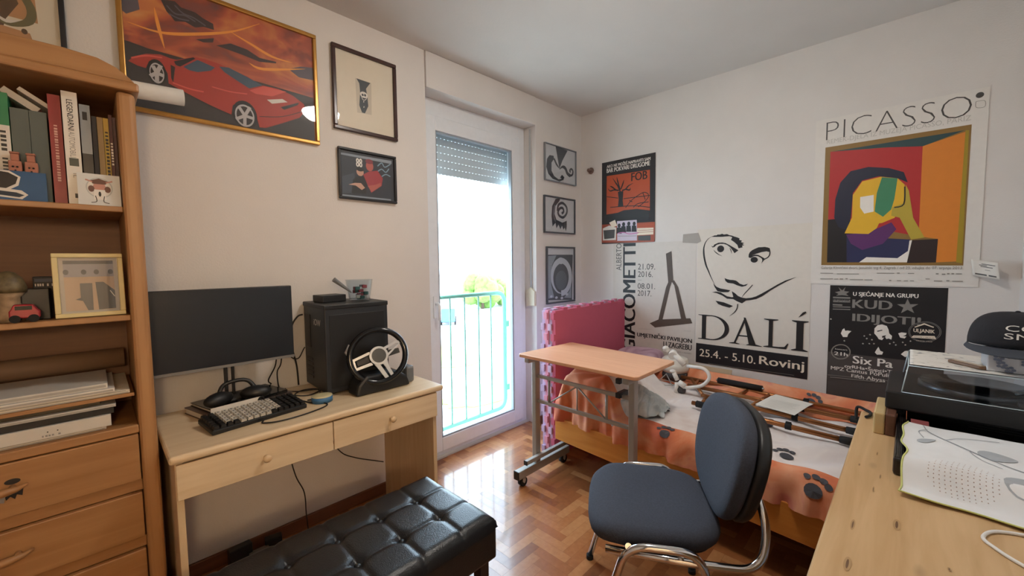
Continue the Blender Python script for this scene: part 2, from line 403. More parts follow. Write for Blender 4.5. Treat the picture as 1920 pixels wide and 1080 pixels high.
ART = {
 'moustache': [
  ('s','ink',0.012,3,[(1.14,1.52),(1.117,1.506),(1.098,1.478),(1.089,1.446),(1.088,1.417),(1.091,1.382),(1.099,1.342),(1.109,1.307),(1.124,1.272),(1.138,1.237),(1.154,1.203),(1.169,1.174)]),
  ('p','ink',[(1.136,1.521),(1.152,1.526),(1.16,1.53),(1.176,1.53),(1.181,1.535),(1.197,1.534),(1.213,1.539),(1.224,1.533),(1.245,1.535),(1.26,1.527),(1.276,1.523),(1.291,1.516),(1.312,1.508),(1.327,1.5),(1.324,1.491),(1.342,1.484),(1.335,1.474),(1.357,1.467),(1.345,1.46),(1.358,1.453),(1.343,1.449),(1.347,1.438),(1.321,1.431),(1.313,1.456),(1.292,1.477),(1.271,1.493),(1.279,1.512),(1.26,1.519),(1.214,1.517),(1.171,1.519)]),
  ('s','ink',0.009,1,[(1.141,1.455),(1.154,1.445)]),
  ('p','ink',[(1.151,1.447),(1.161,1.464),(1.188,1.476),(1.214,1.477),(1.238,1.471),(1.262,1.457),(1.288,1.44),(1.321,1.418),(1.296,1.398),(1.288,1.412),(1.267,1.441),(1.246,1.458),(1.225,1.466),(1.199,1.467),(1.178,1.461),(1.159,1.444)]),
  ('e','ink',1.2045,1.4315,0.0235,0.0245),
  ('s','ink',0.006,3,[(1.157,1.427),(1.168,1.411),(1.19,1.393),(1.216,1.379)]),
  ('s','ink',0.005,3,[(1.262,1.441),(1.273,1.418),(1.279,1.395)]),
  ('p','ink',[(1.385,1.369),(1.386,1.388),(1.393,1.404),(1.407,1.417),(1.426,1.427),(1.445,1.435),(1.463,1.435),(1.482,1.436),(1.498,1.432),(1.51,1.427),(1.514,1.411),(1.513,1.4),(1.492,1.406),(1.464,1.402),(1.431,1.391),(1.41,1.382),(1.394,1.363)]),
  ('e','ink',1.42,1.3505,0.022,0.0195),
  ('s','ink',0.009,0,[(1.396,1.366),(1.417,1.379),(1.441,1.379),(1.465,1.365),(1.482,1.353)]),
  ('s','ink',0.007,0,[(1.512,1.406),(1.511,1.385),(1.502,1.367),(1.482,1.354)]),
  ('p','ink',[(1.458,1.373),(1.484,1.353),(1.474,1.341),(1.464,1.324),(1.469,1.349)]),
  ('p','ink',[(1.235,1.222),(1.251,1.215),(1.272,1.21),(1.293,1.209),(1.308,1.206),(1.318,1.2),(1.334,1.185),(1.359,1.176),(1.387,1.186),(1.374,1.171),(1.349,1.163),(1.319,1.172),(1.293,1.184),(1.257,1.188),(1.241,1.202)]),
  ('p','ink',[(1.158,1.183),(1.183,1.157),(1.21,1.146),(1.242,1.141),(1.275,1.135),(1.261,1.122),(1.221,1.12),(1.189,1.126),(1.17,1.154)]),
  ('p','ink',[(1.151,1.117),(1.179,1.123),(1.211,1.118),(1.254,1.092),(1.285,1.087),(1.295,1.089),(1.284,1.13),(1.305,1.117),(1.325,1.098),(1.348,1.088),(1.376,1.084),(1.41,1.09),(1.438,1.101),(1.471,1.122),(1.507,1.147),(1.561,1.186),(1.604,1.213),(1.666,1.238),(1.613,1.208),(1.566,1.177),(1.521,1.143),(1.476,1.104),(1.439,1.082),(1.4,1.072),(1.376,1.068),(1.352,1.047),(1.321,1.059),(1.295,1.074),(1.254,1.075),(1.222,1.096),(1.184,1.111)]),
  ('s','ink',0.005,2,[(1.415,1.179),(1.389,1.145),(1.365,1.114),(1.346,1.084)]),
  ('s','ink',0.006,2,[(1.324,1.041),(1.321,1.011),(1.304,0.98),(1.272,0.951)]),
  ('p','ink',[(1.177,1.056),(1.234,1.047),(1.295,1.025),(1.271,1.011),(1.223,1.022),(1.195,1.033)]),
  ('band','black_blue',0.728),
  ('serif','ink','D',1.059,0.763,1.273,0.947),
  ('serif','ink','A',1.275,0.757,1.479,0.949),
  ('serif','ink','L',1.489,0.76,1.632,0.953),
  ('serif','ink','I',1.648,0.759,1.736,0.956),
  ('p','ink',[(1.68,0.975),(1.704,1.011),(1.718,1.018),(1.724,1.012),(1.714,1)]),
  ('t','cream','25.4. - 5.10.',1.072,0.632,1.444,0.688,0.3,0),
  ('t','cream','Rovinj',1.468,0.619,1.72,0.694,1,0),
  ('s','grey',0.002,0,[(1.133,0.587),(1.285,0.587),(1.483,0.592),(1.668,0.596)]),
 ],
 'painting': [
  ('t','dark_grey','PICASSO',1.791,2.07,2.381,2.177,-1.2,0),
  ('t','pale_grey','REMEK-DJELA IZ MUZEJA PICASSO, PARIZ',1.796,2.039,2.381,2.073,0,0),
  ('e','dark_grey',2.406,2.164,0.014,0.014),
  ('s','grey',0.002,0,[(2.394,2.135),(2.423,2.132),(2.424,2.102),(2.396,2.106),(2.394,2.135)]),
  ('p','olive_frame',[(1.79,2.028),(2.384,2.025),(2.383,1.309),(1.79,1.313)]),
  ('p','art_red',[(1.815,1.998),(2.211,1.959),(2.213,1.468),(1.816,1.59)]),
  ('p','teal_dark',[(1.818,1.998),(2.362,2.001),(2.211,1.951),(2.051,1.976)]),
  ('p','art_orange',[(2.211,1.951),(2.364,1.993),(2.363,1.331),(2.284,1.326),(2.287,1.451),(2.213,1.468)]),
  ('p','olive_yellow',[(2.364,1.999),(2.376,1.998),(2.378,1.322),(2.357,1.326)]),
  ('p','art_black',[(1.815,1.59),(1.918,1.594),(1.969,1.329),(1.818,1.33)]),
  ('p','art_navy',[(1.907,1.484),(2.18,1.453),(2.172,1.333),(1.912,1.329)]),
  ('p','art_violet',[(1.904,1.496),(2.005,1.503),(2.101,1.553),(2.123,1.513),(2.07,1.434),(1.981,1.401),(1.928,1.44)]),
  ('p','white',[(1.969,1.329),(2.001,1.359),(2.133,1.351),(2.174,1.39),(2.178,1.447),(2.188,1.449),(2.172,1.327)]),
  ('p','art_brown',[(2.188,1.449),(2.287,1.451),(2.284,1.326),(2.172,1.324)]),
  ('p','hair_blue',[(1.845,1.6),(1.847,1.711),(1.868,1.807),(1.914,1.867),(1.993,1.878),(2.081,1.857),(2.142,1.825),(2.16,1.766),(2.118,1.795),(2.039,1.818),(1.968,1.805),(1.928,1.738),(1.923,1.593),(1.906,1.521),(1.867,1.542)]),
  ('p','art_yellow',[(1.928,1.726),(1.968,1.799),(2.048,1.814),(2.118,1.795),(2.148,1.756),(2.148,1.654),(2.113,1.577),(2.061,1.552),(1.976,1.547),(1.928,1.593)]),
  ('p','art_green',[(2.053,1.81),(2.118,1.795),(2.109,1.681),(2.098,1.625),(2.065,1.587),(2.028,1.62),(2.034,1.725)]),
  ('p','white',[(1.962,1.71),(2.021,1.715),(2.024,1.62),(1.983,1.612),(1.963,1.65)]),
  ('p','art_yellow',[(1.897,1.503),(1.928,1.593),(2.056,1.57),(2.04,1.524),(2.005,1.493)]),
  ('p','art_lime',[(2.152,1.756),(2.166,1.72),(2.188,1.571),(2.236,1.461),(2.184,1.453),(2.134,1.576),(2.099,1.59),(2.102,1.636),(2.148,1.654)]),
  ('s','art_black',0.006,0,[(2.11,1.635),(2.148,1.649),(2.149,1.745)]),
  ('t','grey','Galerija Klovićevi dvori, Jezuitski trg 4, Zagreb / od 23. ožujka do 07. srpnja 2013.',1.79,1.285,2.384,1.306,0.2,0),
  ('s','grey',0.004,0,[(1.787,1.263),(1.85,1.263)]),
  ('s','grey',0.004,0,[(1.868,1.26),(1.971,1.26)]),
  ('s','grey',0.004,0,[(2.049,1.266),(2.123,1.266)]),
  ('s','grey',0.006,0,[(2.134,1.267),(2.145,1.267)]),
  ('s','grey',0.004,0,[(2.178,1.266),(2.203,1.266)]),
  ('s','grey',0.006,0,[(2.286,1.265),(2.296,1.265)]),
  ('s','grey',0.006,0,[(2.308,1.263),(2.321,1.263)]),
  ('s','grey',0.006,0,[(2.327,1.266),(2.336,1.266)]),
  ('s','grey',0.006,0,[(2.343,1.266),(2.352,1.266)]),
  ('s','grey',0.004,0,[(2.359,1.266),(2.38,1.266)]),
  ('s','grey',0.004,0,[(1.788,1.228),(1.851,1.229)]),
  ('s','grey',0.004,0,[(1.856,1.228),(1.876,1.229)]),
  ('s','grey',0.006,0,[(1.883,1.229),(1.899,1.229)]),
  ('s','grey',0.006,0,[(1.91,1.231),(1.92,1.231)]),
  ('s','grey',0.004,0,[(1.93,1.226),(1.991,1.227)]),
  ('s','grey',0.004,0,[(1.996,1.226),(2.032,1.227)]),
  ('s','grey',0.006,0,[(2.103,1.225),(2.112,1.225)]),
  ('s','grey',0.004,0,[(2.135,1.225),(2.152,1.225)]),
  ('s','grey',0.004,0,[(2.163,1.224),(2.18,1.225)]),
  ('s','grey',0.004,0,[(2.188,1.225),(2.204,1.225)]),
  ('s','grey',0.004,0,[(2.248,1.237),(2.264,1.237)]),
  ('s','grey',0.004,0,[(2.28,1.227),(2.311,1.227)]),
  ('s','grey',0.006,0,[(2.326,1.229),(2.337,1.229)]),
  ('s','grey',0.004,0,[(2.347,1.227),(2.385,1.227)]),
 ],
 'pavilion': [
  ('t','dark_grey','ALBERTO',0.364,1.272,0.414,1.501,0,90),
  ('t','ink','GIACOMETTI',0.429,0.583,0.546,1.496,1.6,90),
  ('t','dark_grey','21.09.',0.566,1.28,0.715,1.328,0,0),
  ('t','dark_grey','2016.',0.567,1.219,0.696,1.266,0,0),
  ('t','dark_grey','08.01.',0.565,1.122,0.717,1.167,0,0),
  ('t','dark_grey','2017.',0.565,1.062,0.686,1.108,0,0),
  ('s','grey',0.003,0,[(0.568,1.192),(0.6,1.193)]),
  ('t','ink','UMJETNIČKI PAVILJON',0.565,0.71,1.013,0.764,1.2,0),
  ('t','ink','U ZAGREBU',0.792,0.664,1.012,0.707,1.2,0),
  ('t','grey','UMJETNIČKI PAVILJON U ZAGREBU',0.792,0.631,1.013,0.648,0.1,0),
  ('s','pale_grey',0.003,0,[(0.574,0.784),(0.692,0.794)]),
  ('s','pale_grey',0.003,0,[(0.95,0.809),(1.007,0.813)]),
  ('p','bronze',[(0.674,0.841),(0.748,0.879),(0.999,0.911),(1.015,0.874),(0.72,0.811)]),
  ('p','bronze',[(0.748,0.879),(0.807,1.141),(0.833,1.202),(0.86,1.202),(0.84,1.143),(0.782,0.882)]),
  ('p','bronze',[(0.929,0.901),(0.873,1.157),(0.842,1.202),(0.873,1.196),(0.904,1.145),(0.968,0.904)]),
  ('p','bronze',[(0.824,1.182),(0.803,1.406),(0.847,1.425),(0.866,1.183)]),
 ],
 'tree': [
  ('t','white','AKO NE MOŽEŠ NAPRAVITI SAM',0.27,2.156,0.667,2.187,0.8,0),
  ('t','white','BAR POKVARI DRUGOME',0.27,2.115,0.664,2.151,0.9,0),
  ('p','fob_orange',[(0.27,2.089),(0.664,2.079),(0.668,1.701),(0.268,1.741)]),
  ('t','fob_dark','FOB',0.503,2.011,0.642,2.078,1,0),
  ('p','fob_dark',[(0.379,1.94),(0.43,1.941),(0.425,1.862),(0.431,1.817),(0.38,1.813),(0.387,1.874)]),
  ('s','fob_dark',0.011,2,[(0.403,1.933),(0.379,1.988),(0.357,2.02),(0.327,2.064)]),
  ('s','fob_dark',0.011,2,[(0.388,1.951),(0.342,1.961),(0.305,1.957),(0.282,1.982)]),
  ('s','fob_dark',0.011,2,[(0.419,1.947),(0.451,1.954),(0.478,1.978),(0.521,1.994)]),
  ('s','fob_dark',0.011,2,[(0.401,1.953),(0.379,2.021),(0.368,2.067)]),
  ('s','fob_dark',0.011,2,[(0.407,1.96),(0.424,1.998),(0.437,2.035)]),
  ('s','fob_dark',0.011,2,[(0.361,1.958),(0.324,1.988),(0.301,1.999)]),
  ('s','fob_dark',0.011,2,[(0.451,1.954),(0.487,1.942),(0.495,1.96)]),
  ('s','fob_dark',0.006,0,[(0.452,1.799),(0.496,1.846),(0.539,1.875),(0.615,1.907),(0.657,1.877),(0.624,1.832),(0.566,1.794)]),
  ('s','fob_dark',0.006,0,[(0.607,1.903),(0.627,1.847)]),
  ('s','fob_dark',0.006,0,[(0.523,1.795),(0.565,1.822),(0.657,1.825)]),
  ('s','fob_dark',0.006,0,[(0.271,1.912),(0.38,1.888)]),
  ('s','fob_dark',0.006,0,[(0.434,1.877),(0.666,1.876)]),
  ('s','fob_dark',0.006,0,[(0.306,1.817),(0.523,1.808),(0.667,1.781)]),
  ('s','fob_dark',0.006,0,[(0.487,1.855),(0.514,1.841)]),
  ('p','fob_dark',[(0.268,1.758),(0.38,1.764),(0.435,1.78),(0.557,1.779),(0.668,1.756),(0.668,1.689),(0.268,1.721)]),
  ('p','fob_red',[(0.225,1.674),(0.711,1.662),(0.709,1.498),(0.222,1.515)]),
  ('p','paper_white',[(0.233,1.64),(0.297,1.661),(0.366,1.639),(0.363,1.533),(0.234,1.535)]),
  ('p','cream',[(0.297,1.686),(0.353,1.706),(0.374,1.655),(0.325,1.642)]),
  ('p','lilac',[(0.373,1.693),(0.555,1.69),(0.559,1.52),(0.376,1.525)]),
  ('p','fob_orange',[(0.558,1.658),(0.707,1.658),(0.708,1.617),(0.559,1.611)]),
  ('p','cream',[(0.559,1.622),(0.7,1.617),(0.7,1.563),(0.559,1.563)]),
  ('p','dark_grey',[(0.568,1.558),(0.676,1.557),(0.677,1.515),(0.568,1.52)]),
  ('p','dark_grey',[(0.239,1.623),(0.353,1.624),(0.348,1.55),(0.249,1.546)]),
  ('e','ink',0.3935,1.654,0.0145,0.018),
  ('p','ink',[(0.372,1.639),(0.412,1.636),(0.418,1.584),(0.368,1.587)]),
  ('e','ink',0.4355,1.662,0.0145,0.018),
  ('p','ink',[(0.414,1.648),(0.453,1.645),(0.459,1.593),(0.41,1.596)]),
  ('e','ink',0.4835,1.6635,0.0145,0.0175),
  ('p','ink',[(0.462,1.649),(0.501,1.646),(0.507,1.595),(0.459,1.598)]),
  ('e','ink',0.5325,1.66,0.0135,0.017),
  ('p','ink',[(0.512,1.646),(0.55,1.643),(0.555,1.592),(0.509,1.595)]),
  ('s','pink',0.007,0,[(0.381,1.589),(0.436,1.594),(0.489,1.578),(0.573,1.583)]),
  ('s','grey',0.004,0,[(0.381,1.565),(0.551,1.559)]),
  ('s','fob_red',0.003,0,[(0.567,1.653),(0.7,1.649)]),
  ('s','fob_red',0.003,0,[(0.567,1.634),(0.7,1.631)]),
  ('s','fob_red',0.003,0,[(0.567,1.602),(0.7,1.6)]),
  ('s','fob_red',0.003,0,[(0.567,1.586),(0.7,1.585)]),
 ],
 'concert': [
  ('bandl','kud_grey',0.778),
  ('t','white','U SJEĆANJE NA GRUPU',1.948,1.123,2.224,1.161,0.8,0),
  ('t','kud_text','KUD',1.948,1.057,2.12,1.108,1.8,0),
  ('p','kud_text',[(2.182,1.125),(2.193,1.095),(2.225,1.097),(2.2,1.076),(2.211,1.047),(2.184,1.063),(2.158,1.042),(2.167,1.074),(2.14,1.091),(2.173,1.094)]),
  ('t','kud_text','IDIJOTI!',1.951,0.965,2.237,1.024,1.8,0),
  ('p','white',[(2.05,0.915),(2.05,0.945),(2.063,0.965),(2.082,0.971),(2.102,0.964),(2.11,0.944),(2.114,0.922),(2.126,0.909),(2.124,0.888),(2.112,0.893),(2.103,0.888),(2.096,0.902),(2.085,0.88),(2.07,0.884),(2.063,0.898)]),
  ('p','ink',[(2.061,0.931),(2.083,0.94),(2.085,0.936),(2.064,0.926)]),
  ('p','ink',[(2.084,0.904),(2.101,0.91),(2.096,0.898),(2.085,0.892)]),
  ('p','white',[(1.898,0.898),(1.905,0.922),(1.913,0.931),(1.918,0.916),(1.93,0.919),(1.947,0.917),(1.933,0.898),(1.929,0.879),(1.909,0.877)]),
  ('p','white',[(2.151,0.927),(2.164,0.934),(2.185,0.933),(2.183,0.922),(2.17,0.914),(2.185,0.913),(2.178,0.901),(2.16,0.904)]),
  ('p','white',[(2.056,0.804),(2.065,0.827),(2.071,0.839),(2.079,0.817),(2.092,0.812),(2.088,0.796),(2.066,0.792)]),
  ('p','white',[(2.166,0.81),(2.181,0.83),(2.193,0.834),(2.199,0.809),(2.184,0.796)]),
  ('p','kud_spot',[(2.002,0.894),(2.006,0.9),(2.011,0.895),(2.006,0.89)]),
  ('p','kud_spot',[(2.013,0.88),(2.018,0.886),(2.023,0.881),(2.018,0.876)]),
  ('p','kud_spot',[(2.027,0.905),(2.031,0.911),(2.037,0.905),(2.032,0.901)]),
  ('p','kud_spot',[(2.036,0.876),(2.041,0.882),(2.046,0.876),(2.041,0.872)]),
  ('p','kud_spot',[(1.997,0.848),(2.002,0.854),(2.007,0.848),(2.002,0.844)]),
  ('p','kud_spot',[(2.046,0.854),(2.05,0.86),(2.055,0.855),(2.05,0.85)]),
  ('p','kud_spot',[(2.13,0.873),(2.134,0.878),(2.139,0.873),(2.134,0.869)]),
  ('p','kud_spot',[(2.139,0.859),(2.143,0.865),(2.148,0.86),(2.143,0.855)]),
  ('p','kud_spot',[(2.167,0.878),(2.171,0.883),(2.176,0.878),(2.171,0.874)]),
  ('p','kud_spot',[(2.178,0.864),(2.182,0.87),(2.187,0.865),(2.182,0.861)]),
  ('p','kud_spot',[(2.198,0.889),(2.202,0.894),(2.206,0.889),(2.202,0.885)]),
  ('p','kud_spot',[(2.026,0.852),(2.03,0.857),(2.035,0.852),(2.031,0.848)]),
  ('p','kud_spot',[(1.911,0.854),(1.916,0.86),(1.921,0.854),(1.916,0.85)]),
  ('p','kud_spot',[(1.842,0.981),(1.847,0.987),(1.853,0.981),(1.847,0.976)]),
  ('p','kud_spot',[(2.114,0.863),(2.118,0.869),(2.123,0.864),(2.119,0.859)]),
  ('s','grey',0.006,0,[(1.945,0.792),(1.944,0.78),(1.94,0.769),(1.933,0.759),(1.925,0.751),(1.914,0.745),(1.903,0.742),(1.891,0.741),(1.881,0.744),(1.871,0.75),(1.864,0.758),(1.859,0.768),(1.857,0.779),(1.858,0.79),(1.862,0.801),(1.869,0.812),(1.878,0.82),(1.889,0.826),(1.9,0.829),(1.912,0.829),(1.922,0.826),(1.931,0.82),(1.938,0.812),(1.943,0.802),(1.945,0.792)]),
  ('t','white','koncert',1.874,0.796,1.932,0.804,0.6,0),
  ('t','white','21h',1.871,0.762,1.934,0.783,1.5,0),
  ('s','kud_text',0.007,0,[(2.315,0.954),(2.314,0.942),(2.31,0.93),(2.303,0.92),(2.294,0.91),(2.284,0.902),(2.271,0.897),(2.258,0.894),(2.244,0.893),(2.231,0.896),(2.22,0.901),(2.21,0.908),(2.202,0.917),(2.197,0.928),(2.195,0.94),(2.196,0.953),(2.2,0.965),(2.207,0.976),(2.217,0.985),(2.228,0.993),(2.241,0.998),(2.254,1.001),(2.267,1.001),(2.28,0.998),(2.291,0.993),(2.301,0.985),(2.308,0.976),(2.313,0.965),(2.315,0.954)]),
  ('s','ink',0.003,0,[(2.315,0.954),(2.314,0.942),(2.31,0.93),(2.303,0.92),(2.294,0.91),(2.284,0.902),(2.271,0.897),(2.258,0.894),(2.244,0.893),(2.231,0.896),(2.22,0.901),(2.21,0.908),(2.202,0.917),(2.197,0.928),(2.195,0.94),(2.196,0.953),(2.2,0.965),(2.207,0.976),(2.217,0.985),(2.228,0.993),(2.241,0.998),(2.254,1.001),(2.267,1.001),(2.28,0.998),(2.291,0.993),(2.301,0.985),(2.308,0.976),(2.313,0.965),(2.315,0.954)]),
  ('t','cream','ULJANIK',2.212,0.936,2.294,0.962,1,0),
  ('p','cream',[(2.214,0.971),(2.252,0.995),(2.29,0.978),(2.288,0.973),(2.253,0.987),(2.217,0.967)]),
  ('p','cream',[(2.204,0.91),(2.213,0.923),(2.294,0.929),(2.301,0.912)]),
  ('t','ink','CLUB • PULA',2.213,0.915,2.293,0.919,0.6,0),
  ('t','cream','SINCE 1965',2.224,0.894,2.286,0.898,0.4,0),
  ('t','white','Six Pa',1.96,0.725,2.134,0.771,1.4,0),
  ('t','white','ovRHa•Šupci•T',1.922,0.687,2.133,0.717,0.9,0),
  ('t','white','MPZ Cantus PoPuli•',1.857,0.669,2.133,0.691,0.9,0),
  ('t','white','Fifth Abyss i',1.956,0.63,2.122,0.659,0.9,0),
  ('s','grey',0.003,0,[(1.842,0.632),(2.126,0.649)]),
  ('s','grey',0.004,0,[(1.855,0.62),(2.094,0.635)]),
  ('s','kud_text',0.01,0,[(1.854,1.115),(1.936,1.116)]),
  ('s','kud_text',0.016,0,[(1.855,1.095),(1.936,1.097)]),
  ('s','kud_text',0.009,0,[(1.854,1.071),(1.9,1.071)]),
  ('s','kud_text',0.006,0,[(1.855,1.058),(1.938,1.061)]),
  ('s','kud_text',0.006,0,[(1.855,1.044),(1.938,1.047)]),
  ('t','ink','ULJANIK',1.857,1.091,1.935,1.106,0.6,0),
  ('p','kud_text',[(1.878,1.18),(1.897,1.16),(1.912,1.182),(1.906,1.157),(1.93,1.154),(1.916,1.14),(1.928,1.128),(1.898,1.131),(1.868,1.127),(1.88,1.138),(1.862,1.148),(1.888,1.156)]),
 ],
 'car': [
  ('p','asphalt',[(-3.048,2.219),(-3.019,2.218),(-2.966,2.211),(-2.823,2.21),(-2.723,2.2),(-2.344,2.189),(-2.343,1.961),(-3.061,1.962)]),
  ('p','cloud_grey',[(-3.034,2.375),(-2.987,2.396),(-2.983,2.351),(-3.023,2.319),(-3.036,2.329)]),
  ('p','smoke',[(-2.918,2.418),(-2.873,2.429),(-2.854,2.413),(-2.807,2.412),(-2.779,2.398),(-2.747,2.39),(-2.745,2.365),(-2.781,2.364),(-2.81,2.35),(-2.843,2.36),(-2.877,2.349),(-2.889,2.366),(-2.901,2.377)]),
  ('s','cloud_grey',0.006,0,[(-2.9,2.402),(-2.875,2.38),(-2.842,2.385),(-2.808,2.374)]),
  ('s','cloud_grey',0.006,0,[(-2.874,2.413),(-2.848,2.391),(-2.815,2.388),(-2.774,2.371)]),
  ('s','cloud_grey',0.006,0,[(-2.895,2.372),(-2.863,2.365),(-2.829,2.37)]),
  ('p','smoke',[(-2.812,2.302),(-2.747,2.33),(-2.751,2.311),(-2.784,2.299)]),
  ('p','cloud_grey',[(-2.454,2.295),(-2.397,2.325),(-2.338,2.337),(-2.34,2.276),(-2.408,2.27)]),
  ('p','smoke',[(-2.741,2.302),(-2.687,2.33),(-2.624,2.326),(-2.576,2.306),(-2.507,2.311),(-2.507,2.304),(-2.577,2.288),(-2.642,2.296),(-2.688,2.299)]),
  ('s','flame',0.012,3,[(-3.021,2.29),(-2.931,2.286),(-2.832,2.315),(-2.685,2.38),(-2.569,2.46)]),
  ('s','flame',0.012,3,[(-2.939,2.377),(-2.93,2.31),(-2.915,2.228)]),
  ('s','flame',0.012,3,[(-2.685,2.38),(-2.607,2.355),(-2.524,2.329),(-2.434,2.33)]),
  ('s','flame',0.012,3,[(-2.619,2.269),(-2.561,2.26),(-2.378,2.319)]),
  ('p','car_red',[(-3.026,2.143),(-3.01,2.165),(-2.973,2.188),(-2.929,2.2),(-2.898,2.195),(-2.878,2.196),(-2.822,2.227),(-2.78,2.231),(-2.737,2.228),(-2.692,2.22),(-2.63,2.207),(-2.573,2.184),(-2.503,2.188),(-2.44,2.174),(-2.39,2.146),(-2.384,2.118),(-2.412,2.076),(-2.492,2.031),(-2.564,1.993),(-2.59,1.99),(-2.6,2.036),(-2.627,2.08),(-2.667,2.085),(-2.691,2.063),(-2.698,2.021),(-2.76,2.036),(-2.817,2.056),(-2.871,2.075),(-2.909,2.091),(-2.91,2.132),(-2.925,2.164),(-2.946,2.173),(-2.965,2.163),(-2.976,2.132),(-3,2.134)]),
  ('p','car_dark',[(-2.899,2.17),(-2.885,2.165),(-2.894,2.101),(-2.9,2.118)]),
  ('p','car_dark',[(-2.888,2.187),(-2.823,2.225),(-2.816,2.221),(-2.869,2.172),(-2.882,2.174)]),
  ('p','car_glass',[(-2.858,2.175),(-2.809,2.219),(-2.749,2.207),(-2.764,2.189),(-2.811,2.168),(-2.839,2.167)]),
  ('p','car_glass',[(-2.734,2.216),(-2.699,2.223),(-2.63,2.204),(-2.569,2.184),(-2.624,2.155),(-2.671,2.176),(-2.716,2.198)]),
  ('s','car_shine',0.006,0,[(-3.017,2.157),(-2.974,2.18),(-2.924,2.189)]),
  ('s','car_shine',0.006,0,[(-2.896,2.1),(-2.843,2.091),(-2.794,2.092)]),
  ('s','car_shine',0.005,0,[(-2.764,2.122),(-2.697,2.12),(-2.633,2.128)]),
  ('p','car_shine',[(-2.624,2.147),(-2.564,2.183),(-2.468,2.184),(-2.532,2.145),(-2.6,2.138)]),
  ('p','paper_white',[(-2.554,2.124),(-2.487,2.145),(-2.465,2.136),(-2.533,2.111)]),
  ('p','car_dark',[(-2.498,2.104),(-2.413,2.148),(-2.419,2.134),(-2.481,2.096)]),
  ('s','car_dark',0.004,0,[(-2.909,2.091),(-2.824,2.058),(-2.76,2.036),(-2.698,2.019)]),
  ('s','car_dark',0.003,0,[(-2.588,2.039),(-2.491,2.062),(-2.396,2.11)]),
  ('e','tyre',-2.9435,2.126,0.0295,0.05),
  ('e','rim',-2.9435,2.1225,0.0225,0.0395),
  ('e','car_dark',-2.9435,2.123,0.0195,0.033),
  ('s','rim',0.013,0,[(-2.944,2.123),(-2.924,2.118)]),
  ('s','rim',0.013,0,[(-2.944,2.123),(-2.945,2.086)]),
  ('s','rim',0.013,0,[(-2.944,2.123),(-2.965,2.105)]),
  ('s','rim',0.013,0,[(-2.944,2.123),(-2.955,2.148)]),
  ('s','rim',0.013,0,[(-2.944,2.123),(-2.93,2.157)]),
  ('e','rim',-2.944,2.123,0.005,0.009),
  ('e','tyre',-2.6465,2.0315,0.0485,0.0625),
  ('e','rim',-2.647,2.028,0.038,0.049),
  ('e','car_dark',-2.647,2.028,0.032,0.041),
  ('s','rim',0.013,0,[(-2.647,2.028),(-2.613,2.023)]),
  ('s','rim',0.013,0,[(-2.647,2.028),(-2.649,1.982)]),
  ('s','rim',0.013,0,[(-2.647,2.028),(-2.682,2.005)]),
  ('s','rim',0.013,0,[(-2.647,2.028),(-2.667,2.06)]),
  ('s','rim',0.013,0,[(-2.647,2.028),(-2.625,2.071)]),
  ('e','rim',-2.6475,2.028,0.0085,0.011),
 ],
 'portrait': [
  ('p','mat_cream',[(-2.199,2.423),(-1.94,2.413),(-1.956,2.119),(-2.2,2.111)]),
  ('p','mat_line',[(-2.121,2.355),(-2.029,2.355),(-2.033,2.181),(-2.116,2.174)]),
  ('p','print_dark',[(-2.114,2.355),(-2.035,2.353),(-2.061,2.315),(-2.054,2.267),(-2.051,2.224),(-2.072,2.18),(-2.089,2.181),(-2.103,2.216),(-2.096,2.289),(-2.099,2.332)]),
  ('e','paper_white',-2.075,2.2785,0.022,0.0165),
  ('e','print_dark',-2.082,2.2765,0.006,0.0065),
  ('e','print_dark',-2.068,2.278,0.006,0.007),
  ('s','paper_white',0.004,0,[(-2.076,2.245),(-2.078,2.237)]),
  ('s','paper_white',0.004,0,[(-2.076,2.217),(-2.078,2.209)]),
  ('s','paper_white',0.003,0,[(-2.09,2.269),(-2.081,2.251),(-2.066,2.255),(-2.054,2.276)]),
 ],
 'couple': [
  ('p','photo_grey',[(-2.217,1.944),(-1.919,1.948),(-1.919,1.93),(-2.218,1.934)]),
  ('p','photo_grey',[(-2.22,1.725),(-1.93,1.727),(-1.93,1.719),(-2.221,1.714)]),
  ('p','photo_mid',[(-2.217,1.817),(-2.142,1.85),(-2.146,1.739),(-2.215,1.731)]),
  ('e','skin',-2.1115,1.8565,0.0205,0.0215),
  ('e','ink',-2.111,1.871,0.021,0.011),
  ('p','ink',[(-2.164,1.737),(-2.153,1.81),(-2.125,1.832),(-2.09,1.835),(-2.075,1.803),(-2.081,1.74)]),
  ('p','skin',[(-2.179,1.781),(-2.144,1.794),(-2.109,1.797),(-2.086,1.774),(-2.105,1.76),(-2.139,1.78)]),
  ('e','skin_red',-2.055,1.8965,0.022,0.0275),
  ('e','hair_red',-2.0565,1.9215,0.0225,0.0135),
  ('p','shirt_red',[(-2.095,1.846),(-2.061,1.866),(-2.009,1.879),(-1.978,1.839),(-1.986,1.797),(-2.05,1.751),(-2.071,1.792)]),
  ('p','skin_red',[(-2.071,1.787),(-2.024,1.798),(-1.992,1.814),(-1.989,1.797),(-2.048,1.755)]),
  ('t','white','88',-2.132,1.883,-2.099,1.929,1.2,0),
  ('s','photo_blue',0.006,0,[(-2.008,1.904),(-1.982,1.926),(-1.963,1.905),(-1.927,1.929)]),
  ('s','photo_blue',0.006,0,[(-2.006,1.876),(-1.983,1.891),(-1.958,1.877),(-1.937,1.901)]),
  ('s','photo_blue',0.006,0,[(-1.984,1.85),(-1.958,1.865),(-1.93,1.857)]),
 ],
 'horn': [
  ('p','art_ink',[(-0.388,2.327),(-0.219,2.317),(-0.293,2.22),(-0.335,2.144)]),
